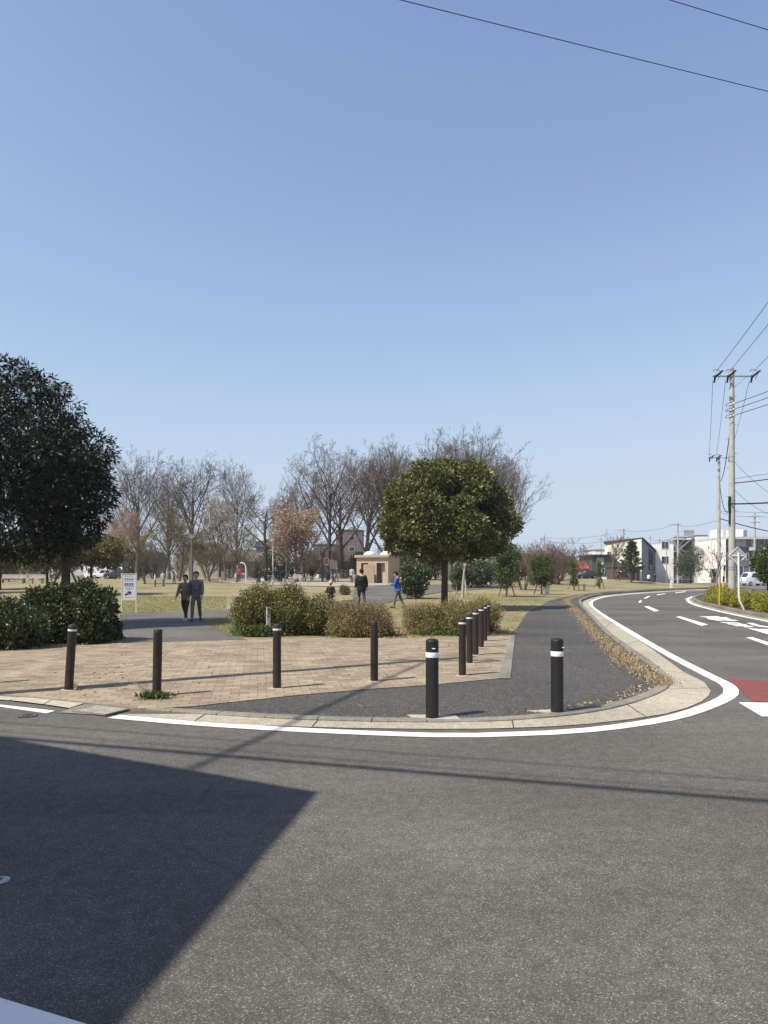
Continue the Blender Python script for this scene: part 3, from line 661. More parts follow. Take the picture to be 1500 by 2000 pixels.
leafy_tree('evergreen_tree', 'round-headed evergreen tree on a short trunk behind the bollards', 'tree', gp(868, YR), 21,
    (0.12, 0, 3.85), (2.38, 2.15, 2.08), 58, 0.52, 74000, 0.13, 0.085, M_LFR, 0.135, droop=0.1, lo=0.80, taper=.22, shell=.74, flat=-0.6,
    extra=[(.1,0,5.8,.45),(.6,.1,5.65,.45),(-2.1,0,3.5,.5),(-2.15,0,4.0,.45),(2.2,0,4.0,.45),(2.1,0.1,3.3,.45),(-1.6,-.4,2.75,.5),(1.4,-.3,2.65,.45),(0.3,-.6,2.5,.5),(-.9,-.6,2.5,.5),(.9,.2,2.5,.5),(-1.9,.2,2.75,.5),(1.9,.2,2.8,.5),(-.2,.5,2.45,.6),(-2.2,0,3.2,.4),(2.3,.2,3.6,.4)])
def hl(px, pyb, pyt):            # distance and height of a hedge from its foot and top rows
    p = g(px, pyb, 0.06); return p.x, p.y, (wz(pyt, p.y+0.3)-0.06)
x, y, h = hl(108, 1258, 1132)
shrub('hedge_shrub', 'dark glossy clipped shrub right beside the gateway at the left, below the dark tree', 'shrub', (x, y, .02), 31,
      [(0.25,0.85,.72,.85,h),(-.55,0.95,.8,.85,h*.97),(0.62,0.9,.42,.7,h*.86)], 22000, 0.085, 0.045, M_LFD, 'hedge shrubs round the plaza', twig=60, mt=M_BARKD)
x, y, h = hl(12, 1268, 1172)
shrub('hedge_shrub', 'dark glossy shrub cut by the left edge of the view, nearest of the hedge', 'shrub', (x, y, .02), 32,
      [(-.25,0.6,.75,.75,h*.98),(-1.5,0.7,.9,.8,h),(-2.9,.9,.9,.8,h)], 16000, 0.085, 0.045, M_LFD, 'hedge shrubs round the plaza', twig=50, mt=M_BARKD)
p = g(55, 1226, .03)
shrub('hedge_shrub', 'low rust-brown shrub row behind the dark left hedge', 'shrub', p, 33, [(-.9,0,1.0,.45,.85),(.5,0,.9,.45,.88)], 6000, 0.06, 0.035,
      mat('rusty_leaf', (0.13,0.065,0.035), 0.7, col2=(0.05,0.03,0.018), island=True, trans=.15), 'hedge shrubs round the plaza', twig=60)
x, y, h = hl(540, 1244, 1143); y += .32
shrub('hedge_shrub', 'largest green shrub mass right of the gateway, behind the white marker post', 'shrub', (x, y, .02), 34,
      [(-.55,.9,.78,.85,h),(.15,1.0,.7,.85,h*.99),(-.85,.7,.5,.6,h*.8),(.85,1.0,.6,.8,h*.78)], 30000, 0.052, 0.03, M_LFR, 'hedge shrubs round the plaza', twig=170, m2=M_LFY, mixf=.35)
x, y, h = hl(705, 1245, 1176)
shrub('hedge_shrub', 'low brownish yellow shrub left of the sandy gap, below the man in black', 'shrub', (x, y, .02), 35,
      [(-.35,.75,.62,.7,h),(.3,.7,.52,.65,h*.95)], 14000, 0.038, 0.022, M_LFB, 'hedge shrubs round the plaza', twig=260, m2=M_LFY, mixf=.45, mt=M_TWIGR, twig_out=.32)
x, y, h = hl(895, 1241, 1174)
shrub('hedge_shrub', 'yellow-green shrub mass right behind the slanting row of bollards', 'shrub', (x, y, .02), 36,
      [(-.75,.8,.6,.65,h*.88),(.05,.95,.7,.8,h),(.75,1.0,.6,.8,h*1.02)], 23000, 0.043, 0.025, M_LFY, 'hedge shrubs round the plaza', twig=220, m2=M_LFB, mixf=.3, twig_out=.3)
p = g(806, 1240, .03)
shrub('hedge_shrub', 'withered twiggy bush at the left end of the yellow-green shrubs', 'shrub', p, 37, [(.05,.75,.36,.5,.72)], 2300, 0.045, 0.022, M_STRAW, 'hedge shrubs round the plaza', twig=330, mt=M_STRAW, twig_out=.35)
def tuft(mb_pts, name, label, cat, loc, seed, n, ln, wd, m, spread, hgt_, kind=None):
    rs = np.random.RandomState(seed); P = np.column_stack([rs.normal(size=n)*spread[0], rs.normal(size=n)*spread[1], rs.rand(n)*hgt_])
    D = rs.normal(size=(n, 3)); D[:, 2] = abs(D[:, 2])+0.5
    o = leafcloud(name, P, D, ln, wd, m, None, seed); o.location = loc; return props(o, label, cat, None, 'stuff')
tuft(0, 'weed_clump', 'small green weed clump growing round the foot of the second bollard', 'weeds', g(303,1364,.03), 41, 420, 0.06, 0.02, M_WEED, (.10,.05), .05)
tw = MB(); rnd = random.Random(3)
for i in range(16):
    a = rnd.uniform(2.2, 3.9); p0 = Vector((rnd.gauss(-.02,.03), rnd.gauss(0,.03), 0)); L = rnd.uniform(.15,.34)
    tw.tube([p0, p0+Vector((math.cos(a)*L*.5, math.sin(a)*L*.2, L*.5)), p0+Vector((math.cos(a)*L, math.sin(a)*L*.3, L*.75))], [.002,.0016,.001], 3)
o = tw.build('dry_grass_tuft', M_STRAW); o.location = g(299,1363,.03); props(o, 'thin straw-coloured grass stalks leaning from the foot of the second bollard', 'dry grass')
tuft(0, 'weed_clump', 'bright green weeds spilling from the foot of the brownish yellow shrub', 'weeds', g(724,1243,.03), 42, 1600, 0.075, 0.03, M_WEED, (.28,.13), .26)
tuft(0, 'weed_clump', 'green weeds left of the white marker post', 'weeds', g(500,1243,.03), 43, 1500, 0.07, 0.03, M_WEED, (.26,.10), .26)
tuft(0, 'weed_clump', 'dark green weeds under the bollard row shrubs', 'weeds', g(875,1242,.03), 44, 900, 0.07, 0.03, M_WEED, (.5,.08), .1)

# stuff: grass blades, litter
def scatter(name, label, poly_px, n, seed, m, ln, wd, zoff=0.0, upright=1.0, dens=None, z0=0.06, spread_dir=1.0):
    rs = np.random.RandomState(seed); arr = np.array([tuple(at(*p))[:2] for p in poly_px]); x0, y0 = arr.min(0); x1, y1 = arr.max(0)
    P = []; 
    while len(P) < n:
        x = x0+(x1-x0)*rs.rand(); y = y0+(y1-y0)*rs.rand()
        if inside(x, y, arr): P.append((x, y))
    Z = [hgt(x, y) for x, y in P]; P = np.column_stack([np.array(P), np.array(Z)+zoff])
    D = rs.normal(size=P.shape)*spread_dir; D[:, 2] = np.abs(D[:, 2])*upright+upright*.6
    o = leafcloud(name, P, D, ln, wd, m, None, seed); return props(o, label, 'grass' if m is M_GRASSB else 'leaf litter', None, 'stuff')
scatter('lawn_grass', 'short winter grass blades between the shrubs and the park path', [(760,1250),(1000,1243),(1012,1216),(1028,1196),(1075,1172),(990,1160),(870,1160),(790,1170),(745,1182),(740,1245)], 22000, 51, M_GRASSB, 0.055, 0.014)
scatter('lawn_grass', 'short winter grass blades of the lawn beyond the gateway', [(236,1197),(330,1195),(443,1190),(443,1165),(236,1165)], 14000, 52, M_GRASSB, 0.07, 0.02)
scatter('lawn_grass', 'grass wedge beside the park path left of the big green shrub', [(395,1216),(445,1206),(470,1215),(470,1247),(430,1232)], 5000, 53, M_GRASSB, 0.055, 0.014)
scatter('fallen_leaves', 'dry leaf litter along the foot of the shrubs', [(0,1272),(240,1255),(240,1250),(0,1262)], 1500, 54, M_LITTER, 0.05, 0.03, 0.012, 0.15)
scatter('fallen_leaves', 'dry leaves and straw in the sandy gap between the shrubs', [(745,1248),(1005,1240),(1008,1226),(770,1224)], 5200, 55, M_LITTER, 0.05, 0.025, 0.012, 0.2)
scatter('fallen_leaves', 'single dry leaves blown over the brick paving', [(20,1350),(240,1262),(990,1246),(960,1322),(560,1355),(300,1378)], 260, 56, M_LITTER, 0.045, 0.03, 0.016, 0.1)
scatter('fallen_leaves', 'dry leaves gathered along the gutter end of the footpath', [(1000,1398),(1180,1380),(1270,1350),(1285,1335),(1262,1330),(1160,1372),(1000,1390)], 160, 57, M_LITTER, 0.04, 0.025, 0.01, 0.1)
def litter_strip():
    rs = np.random.RandomState(61); cl = catmull([g(*p, .03) for p in ((1302,1336),(1262,1316),(1232,1297),(1190,1262),(1150,1225),(1122,1198),(1106,1183),(1113,1174),(1140,1166))], 0.15)
    P = []; D = []
    for i in range(4800):
        u = rs.rand(); k = u*(len(cl)-1); j = int(k); p = cl[j].lerp(cl[min(j+1, len(cl)-1)], k-j)
        near = 0.5+0.5*math.exp(-(u*6)**2); q = (p.x+rs.normal()*0.075*(1+near), p.y+rs.normal()*0.12)
        zh = 0.05*abs(rs.normal())*(1.0+1.2*math.exp(-((u-.04)*14)**2))
        if kdist(*q) < 0.10 and rs.rand() < .7: q = (q[0]-.15, q[1])
        if not inside(*q):
            if rs.rand() < .75: continue
            z = 0.02
        else: z = kerb_h(q[1])+0.01
        P.append((q[0], q[1], z+zh*.6)); d = rs.normal(size=3); d[2] = abs(d[2])*.8+.1; D.append(d)
    o = leafcloud('fallen_leaves', P, D, 0.045, 0.022, M_LITTER, None, 61); props(o, 'dry brown leaves and dead weeds heaped along the footpath kerb', 'leaf litter', None, 'stuff')
    P = []; D = []
    for i in range(3600):
        u = rs.rand()**1.3; k = u*(len(cl)-1); j = int(k); p = cl[j]
        if not inside(p.x-.05, p.y): continue
        P.append((p.x+rs.normal()*.1-.04, p.y+rs.normal()*.12, kerb_h(p.y))); d = rs.normal(size=3)*.6; d[2] = abs(d[2])+.5; D.append(d)
    o = leafcloud('dry_grass', P, D, 0.12, 0.010, M_STRAW, None, 62); props(o, 'straw-coloured dead grass standing along the footpath kerb', 'dry grass', None, 'stuff')
litter_strip()

# golden hedge on the right island and the bush beyond it
hp = offset_line(ik, 0.75)
lob = []
for i in range(6, len(hp), 1):
    p = hp[i]
    if p.x < wx(1392, p.y): continue
    if not lob or (p-lob[-1]).length > 1.5: lob.append(p)
for i, p in enumerate(lob[:9]):
    nm = ['far tip of the right island','next to the black and yellow guy cover','at the foot of the nearest concrete pole','around the bent white sign post','just in front of the bent white sign post','at the right edge of the view','beyond the right edge of the view']
    shrub('golden_shrub', 'clipped yellow-green shrub of the island hedge, '+nm[min(i, 6)] if i < 6 else 'clipped yellow-green hedge shrub outside the right edge of the view', 'shrub', (p.x+.2, p.y, .12), 70+i,
          [(0.35,.2,.95,.8,.66+.04*(i%3))], 6500, 0.06, 0.032, M_LFGOLD, 'golden island hedge', twig=30)
leafy_tree('broadleaf_bush', 'bright green upright bush cut by the right edge of the view, behind the golden hedge', 'bush', (wx(1500,37), 37, .1), 81, (0.1,0,2.05), (.72,.7,1.0), 20, .34, 9000, .09, .055, M_LFG, .06, lo=.6, flat=-1)

# small trees of the right lawn
def small(px, pyb, pyt, wpx, seed, label, name='young_evergreen', m=M_LFG, n=7000, ln=.10, stakes=True, cz=.58, Y=None, rz=.42, **kw):
    p = at(px, pyb) if Y is None else gp(px, Y)
    k = p.y/F; Ht = (wz(pyt, p.y)-p.z); rw = wpx/2*k
    t = leafy_tree(name, label, 'tree', p, seed, (0,0,Ht*cz), (rw*.85, rw*.85, Ht*rz), 26, rw*.42, n, ln, ln*.6, m, max(.035, .02*Ht), lo=.5, flat=-1, **kw)
    if stakes:
        for a in (0.4, 2.5, 4.6):
            mb = MB(); mb.tube([(math.cos(a)*.65, math.sin(a)*.65, -.1), (math.cos(a)*.08, math.sin(a)*.08, Ht*.45)], 0.032, 6); mb.build('support_stake', M_STAKE, t)
    return t
small(990,1166,1064,58,91,'full green young evergreen right of the round-headed tree', n=11000)
small(1058,1161,1079,44,92,'oval green young evergreen behind the white kerb marker', n=9000)
small(1121,1153,1098,22,93,'thin young evergreen in stakes left of the red-roofed kiosk', n=2600, cz=.6)
small(1171,1150,1092,14,94,'wispy climbing evergreen on stakes below the dark house', n=1500, cz=.5, rz=.48)
small(1350,1141,1076,56,95,'dark round evergreen at the right end of the mound, before the stair building', m=M_LFD, n=9000, ln=.16, stakes=False, cz=.62, rz=.38)
small(810,1170,1095,60,96,'shaded broadleaf shrub tree left of the round tree trunk', m=M_LFD, n=8000, ln=.13, cz=.55)
small(905,1148,1100,40,97,'dark low evergreen right of the round tree trunk', m=M_LFD, n=5000, ln=.15, cz=.5)
small(942,1147,1097,52,98,'dark bushy evergreen with white blossom beside it', m=M_LFD, n=6000, ln=.15, cz=.5, rz=.48)
small(892,1160,1110,18,99,'slim light green sapling behind the round tree trunk', n=1800, cz=.5)
bare_tree('magnolia_tree', 'white blossoming magnolia peeping out right of the round tree', 'tree', gp(957,64), 101, 4.2, .07, M_BARK, M_TWIG, None, (M_BLW, 14, .17, .11, .22), levels=2, nchild=(7,5), ang=38, fork_h=.25)
# conifer
def conifer():
    p = at(1233,1138); Ht = wz(1057, p.y)-p.z; k = p.y/F
    t = thing('pine_tree', 'dark layered young pine on the mound before the white facade', 'tree', p); rs = np.random.RandomState(5)
    mb = MB(); mb.tube([(0,0,-.1),(0,0,Ht*.5),(0,0,Ht*.97)], [.13,.09,.02], 8); mb.build('trunk', M_BARKD, t, smooth=True)
    P = []; D = []; br = MB(); rw = 20*k
    for i in range(42):
        z = Ht*(.22+.76*(i/42)); r_ = rw*(1-(i/42)**1.2)*(.75+.5*rs.rand())+.12; a = i*2.4+rs.rand()
        q = Vector((math.cos(a)*r_, math.sin(a)*r_, z+.25*r_)); br.tube([(0,0,z), q], [.03,.008], 4, cap=False)
        for j in range(150):
            u = rs.rand()**.6; P.append((q.x*u+rs.normal()*.11, q.y*u+rs.normal()*.11, z+.25*r_*u+rs.normal()*.07)); D.append((math.cos(a)+rs.normal()*.7, math.sin(a)+rs.normal()*.7, .4+rs.normal()*.4))
    br.build('branches', M_BARKD, t); leafcloud('crown', P, D, .26, .07, M_LFD, t, 5)
conifer()

# ================================================================= BARE TREES OF THE PARK
ZK = dict(levels=5, nchild=(11,6,5,4,3), ang=34, fork_h=.24, up=.17, lenf=(.70,.58,.52,.5,.5), wig=.075, minr=.017, rtaper=.6)
def treeheight(px, py, Y): return wz(py, Y)-gp(px, Y).z
GZ = 'tall bare trees across the park'
T1 = bare_tree('bare_tree', 'tall bare vase-shaped tree just right of the big dark evergreen', 'tree', gp(268,92), 201, treeheight(268,868,92), .36, M_BARK, M_TWIG, GZ, **ZK)
T2 = bare_tree('bare_tree', 'tall bare tree directly behind the park lamp', 'tree', gp(374,90), 202, treeheight(374,875,90), .36, M_BARK, M_TWIG, GZ, **{**ZK, 'ang': 38, 'nchild': (12,6,5,4,3)})
T3 = bare_tree('bare_tree', 'bare tree with one main stem and wide fan, left of the toilet block', 'tree', gp(640,90), 203, treeheight(640,853,90), .34, M_BARKD, M_TWIG, GZ, **{**ZK, 'ang': 40, 'fork_h': .34})
T4 = bare_tree('bare_tree', 'bare tree with dense upright limbs above the left dome of the toilet block', 'tree', gp(712,92), 204, treeheight(712,850,92), .38, M_BARK, M_TWIG, GZ, **{**ZK, 'ang': 31, 'nchild': (13,6,5,4,3)})
def vary(src, px, Y, pytop, src_h, rz, label, wf=1.0):
    p = gp(px, Y); k = treeheight(px, pytop, Y)/src_h; return dup(src, p, rz, label, (k*wf, k*wf, k))
H1, H2, H3, H4 = treeheight(268,868,92), treeheight(374,875,90), treeheight(640,853,90), treeheight(712,850,92)
vary(T2, 462, 94, 885, H2, 2.0, 'slender bare tree between the park lamp and the pollarded tree', .6)
vary(T1, 330, 100, 905, H1, 3.2, 'bare tree half hidden between the two tallest trees on the left')
vary(T1, 752, 96, 850, H1, 1.1, 'bare tree rising behind the right dome of the toilet block', .9)
vary(T4, 795, 92, 852, H4, 2.6, 'bare tree above the upper left shoulder of the round evergreen')
vary(T3, 838, 97, 842, H3, .7, 'bare tree above the left top of the round evergreen')
vary(T2, 880, 90, 840, H2, 4.0, 'bare tree straight above the middle of the round evergreen', .95)
vary(T1, 925, 95, 826, H1, 5.1, 'tallest bare tree, above the right top of the round evergreen', .9)
vary(T4, 968, 88, 846, H4, 1.9, 'bare tree above the right shoulder of the round evergreen', 1.05)
vary(T3, 968, 92, 858, H3, 3.6, 'rightmost tall bare tree of the grove, leaning over the small evergreens', .82)
vary(T4, 988, 98, 890, H4, .4, 'lower bare tree behind the right rim of the round evergreen', .85)
vary(T1, 590, 105, 925, H1, 4.4, 'bare tree behind the orange-leaved tree')
vary(T3, 668, 108, 868, H3, 5.5, 'bare tree behind the single-stemmed one left of the toilet block')
vary(T2, 560, 100, 950, H2, .9, 'low bare tree between the pollarded and the orange-leaved tree', .8)
vary(T4, 430, 104, 945, H4, 2.2, 'low bare tree just right of the park lamp', .8)
vary(T3, 225, 100, 960, H3, 2.9, 'bare tree partly behind the dark evergreen crown', .8)
PO = bare_tree('bare_tree', 'pollarded round-headed bare tree in mid park', 'tree', gp(521,84), 205, treeheight(521,942,84), .26, M_BARKD, M_TWIG, GZ, levels=5, nchild=(9,6,5,4,3), ang=50, fork_h=.42, up=.12, lenf=(.62,.52,.5,.5,.5), wig=.13, minr=.017)
# white and pink blossoming, budding, and dead-leaved trees
bare_tree('blossom_tree', 'thin tree dotted with white blossom between lamp and pollarded tree', 'tree', gp(440,88), 206, treeheight(440,940,88), .16, M_BARK, M_TWIG, None, (M_BLW, 2, .13, .08, .12), levels=4, nchild=(11,6,5,3), ang=32, minr=.012)
bare_tree('blossom_tree', 'pink flushed tree at the right rim of the dark evergreen', 'tree', gp(243,72), 207, treeheight(243,985,72), .12, M_BARK, M_TWIGR, None, (M_BLP, 5, .12, .07, .16), levels=4, nchild=(10,6,4,3), ang=44, fork_h=.3, minr=.009)
O1 = bare_tree('dead_leaved_tree', 'tree still full of orange-brown dead leaves in mid park', 'tree', gp(580,80), 208, treeheight(580,992,80), .13, M_BARK, M_TWIG, None, (M_LFO, 11, .17, .11, .24), levels=3, nchild=(13,6,4), ang=42, fork_h=.22, up=.3, minr=.009, lenf=(.40,.5,.5))
O1.scale = (1.45, 1.45, 1.0)
B1 = bare_tree('budding_tree', 'yellow-green budding tree left of the park lamp', 'tree', gp(318,74), 209, treeheight(318,985,74), .13, M_BARK, M_TWIG, 'budding small trees in the park', (M_LFBR, 2, .12, .07, .18), levels=4, nchild=(10,6,4,3), ang=46, fork_h=.3, minr=.010)
HB = treeheight(318,985,74)
vary(B1, 462, 76, 1020, HB, 1.3, 'small budding tree beside the person in red', 1.3)
vary(B1, 410, 82, 1030, HB, 3.1, 'low budding tree right behind the park lamp', 1.4)
vary(B1, 283, 70, 1030, HB, 4.4, 'low budding tree right above the notice board', 1.3)
vary(B1, 350, 84, 1010, HB, 5.6, 'budding tree immediately left of the lamp post, farther back', 1.3)
OL = leafy_tree('olive_leaved_tree', 'olive-brown leafy tree below the dark evergreen, above the clipped hedge', 'tree', gp(178,48), 210, (0,0,2.75), (2.5,2.0,1.45), 46, .55, 15000, .16, .09, M_LFBR, .09, flat=-.5, lo=.35)
dup(OL, gp(92,46), 1.7, 'olive-brown leafy tree at the far left under the dark evergreen', (.95,.95,.9))
dup(OL, gp(0,56), 3.0, 'olive-brown leafy tree at the very left edge of the view', (1.0,1.0,.85))
dup(OL, gp(-70,50), 4.0, 'olive-brown leafy tree outside the left edge of the view', 1.0)
# reddish shrubs and bare trees on the right
RB = bare_tree('bare_shrub', 'reddish bare multi-stemmed shrub between the two full young evergreens', 'shrub', gp(1022,60), 211, treeheight(1022,1050,60), .05, M_TWIGR, M_TWIGR, 'reddish bare shrubs', levels=4, nchild=(6,5,4,3), ang=28, fork_h=.15, multi=8, lean=.4, minr=.008, wig=.12)
HR = treeheight(1022,1050,60)
vary(RB, 1085, 74, 1048, HR, 1.2, 'reddish bare shrub behind the oval young evergreen', 1.6)
vary(RB, 1094, 84, 1060, HR, 2.7, 'reddish bare shrub left of the thin staked evergreen', 1.1)
vary(RB, 1062, 86, 1062, HR, 4.7, 'reddish bare shrub in the gap left of the oval young evergreen', 1.5)
vary(RB, 985, 70, 1075, HR, 5.5, 'reddish bare shrub behind the full young evergreen', 1.3)
BT = bare_tree('bare_tree', 'bare tree with brownish lower twigs left of the white facade', 'tree', gp(1195,100), 212, treeheight(1195,1032,100), .14, M_BARK, M_TWIGR, None, levels=4, nchild=(14,6,4,3), ang=34, fork_h=.2, minr=.010)
dup(BT, gp(1138,118), 1.5, 'pale distant bare tree above the red-roofed kiosk', (.85,.85,.8))
mgp = g(1398,1168); 
BM = bare_tree('bare_tree', 'small knobbly bare tree on the island between the two concrete poles', 'tree', (wx(1399,47), 47, .1), 213, wz(1050,47)-.1, .075, M_BARKP, mat('pinkish_twigs',(0.24,0.17,0.16),.9,.3,.5), None, (mat('flower_bud',(0.3,0.17,0.18),.8), 1, .06, .05, .03), levels=2, nchild=(9,5), ang=42, fork_h=.25, minr=.014, wig=.2)
# thickets that close the view under the far trees, each a countable bush
TK = bare_tree('bare_shrub', 'brown leafless thicket bush at the far side of the playground', 'shrub', gp(600,112), 214, 5.6, .05, M_TWIGR, M_TWIG, 'brown thicket bushes across the far side', levels=4, nchild=(6,5,4,3), ang=32, fork_h=.1, multi=9, lean=.5, minr=.012)
spots = [(20,'left edge'),(110,'left tree trunk'),(215,'parked vans'),(300,'notice board'),(350,'lamp post'),(405,'walking couple'),(450,'person in red'),(500,'pollarded tree'),(548,'picnic group'),(645,'play tower'),(675,'toilet block left wall'),(775,'toilet block right wall'),(820,'round tree left side'),(880,'round tree trunk'),(930,'white magnolia'),(985,'full young evergreen'),(1040,'reddish shrubs'),(1085,'oval young evergreen')]
for i, (px, nm) in enumerate(spots):
    rr = random.Random(i); dup(TK, gp(px, 108+rr.random()*14), rr.random()*6, 'brown leafless thicket bush far behind the '+nm, (rr.uniform(.9,1.5),)*2+(rr.uniform(.8,1.35),))
EB = leafy_tree('dark_bush', 'dark evergreen bush at the far right of the toilet block', 'bush', gp(800,88), 215, (0,0,1.5), (1.9,1.5,1.3), 26, .5, 5000, .2, .12, M_LFD, .06, flat=-1)
for px, Y, s_, nm in ((850,92,1.1,'between toilet block and round tree trunk'),(920,84,1.0,'behind the white magnolia'),(18,82,.7,'left of the white benches'),(505,88,.6,'beside the picnic group'),(545,104,1.2,'behind the picnic group'),(1010,96,1.1,'behind the reddish shrubs'),(600,118,1.4,'behind the orange-leaved tree'),(275,112,1.2,'behind the notice board'),(700,112,1.3,'behind the toilet block')):
    dup(EB, gp(px, Y), px*.37, 'dark evergreen bush '+nm, (s_*1.2, s_, s_))
cs_ = dup(EB, gp(-40, 90), 1, 'dark evergreen bush past the left edge of the view', 1.2)
# clipped flat-topped shrub near the man in black
p = at(673,1162)
shrub('clipped_shrub', 'small funnel-shaped brown shrub between the helmeted child and the man in black', 'shrub', p, 216, [(0,0,.42,.35,.62)], 2200, .06, .03, M_LFB, None, twig=80, m2=M_LFD, mixf=.4)
# ================================================================= BOLLARDS
def brown_bollard(label, p, ht=.9, group='brown bollards round the brick plaza', band=True, lean=(0,0)):
    t = thing('bollard', label, 'bollard', p, 0, group); t.rotation_euler = (lean[0], lean[1], 0); r = .057
    MB().lathe([(r, -.1), (r, ht-.085)], n=28).build('post', M_BOLBR, t, smooth=True)
    MB().lathe([(r*.93, ht-.085), (r*.93, ht-.06), (r*.99, ht-.058), (r*.99, ht-.012), (r*.86, ht), (r*.3, ht+.004)], n=28).build('cap', M_BOLBR, t, smooth=True)
    if band: MB().lathe([(r*.99, ht-.086), (r*1.02, ht-.084), (r*1.02, ht-.062), (r*.99, ht-.06)], n=28).build('reflective_band', M_REFL, t, smooth=True)
    MB().lathe([(.10, -.004), (.10, .004), (.059, .006)], n=20).build('foot_collar', M_SLAB, t)
    return t
def bp(px, pyb): return g(px, pyb, .030)
def bh(px, pyb, pyt): p = bp(px, pyb); return wz(pyt, p.y)-.030
brown_bollard('leftmost brown bollard, leaning right, with a round reflector disc at its foot', bp(134,1347), bh(134,1347,1220), lean=(0, R(3.6)))
brown_bollard('brown bollard with weeds at its foot, second from the left', bp(306,1359), bh(306,1359,1229), band=False, lean=(0, R(1.2)))
brown_bollard('brown bollard below the white marker post, third from the left', bp(541,1344), bh(541,1344,1219))
brown_bollard('plain brown bollard without a white band, in front of the brownish yellow shrub', bp(731,1330), bh(731,1330,1213), band=False)
names = ['nearest brown bollard of the slanting row beside the footpath','second nearest brown bollard of the slanting row','third brown bollard from the front in the slanting row','fourth brown bollard from the front in the slanting row','second farthest brown bollard of the slanting row','farthest brown bollard of the slanting row, against the shrubs']
for (px, pb, pt), nm in zip([(903,1319,1208),(917,1295,1199),(929,1279,1191),(940,1264,1185),(947,1252,1181),(953,1242,1178)], names): brown_bollard(nm, bp(px, pb), bh(px, pb, pt))
brown_bollard('brown bollard outside the left edge of the view', bp(-52,1336), .9)
t = thing('reflector_disc', 'round pale reflector disc leaning at the foot of the leftmost bollard', 'reflector', bp(147,1347)+Vector((.01,-.03,.06)))
mb = MB(); mb.tube([(0,-.006,0),(0,.006,0)], .055, 20); d = mb.build('disc', mat('dirty_disc', (0.30,0.27,0.24), .5, .3, 20), t, smooth=True)
mb = MB(); mb.tube([(0,-.010,0),(0,-.006,0)], .028, 16); mb.build('hub', mat('disc_hub', (0.14,0.11,0.10), .6), t); t.rotation_euler = (0, 0, R(-35))
for (px, pb, pt, label) in ((844,1402,1248,'thick black rubber bollard with a white band, nearest the camera'), (1088,1391,1247,'thick black rubber bollard with a white band, on the footpath corner at the right')):
    p = g(px, pb, .022); ht = wz(pt, p.y)-.022; r = .071
    t = thing('bollard', label, 'bollard', p, 0, 'black rubber bollards on the footpath corner')
    MB().lathe([(r, -.05), (r, ht-.20)], n=36).build('post', M_BOLBK, t, smooth=True)
    MB().lathe([(r, ht-.20), (r*1.012, ht-.198), (r*1.012, ht-.146), (r, ht-.144)], n=36).build('reflective_band', mat('white_band', (0.78,0.78,0.78), .45), t, smooth=True)
    MB().lathe([(r, ht-.144), (r, ht-.022), (r*.96, ht-.018), (r*.93, ht-.008), (r*.55, ht+.004), (r*.1, ht+.008)], n=36).build('cap', M_BOLBK, t, smooth=True)
    mb = MB(); mb.ball((.012 if px < 900 else .05, -math.sqrt(r*r-(.012 if px < 900 else .05)**2)-.001, ht-.10), (.021,.006,.006), 12, 6); mb.build('emblem', M_REFL, t, smooth=True)
    q = [(-.27,.16),(-.2,-.085),(.30,-.10),(.27,.13)] if px < 900 else [(-.34,.07),(.02,.16),(.32,.0),(.0,-.115)]
    mb = MB(); mb.prism(q, .02, -.014); mb.build('base_slab', M_SLAB, t)

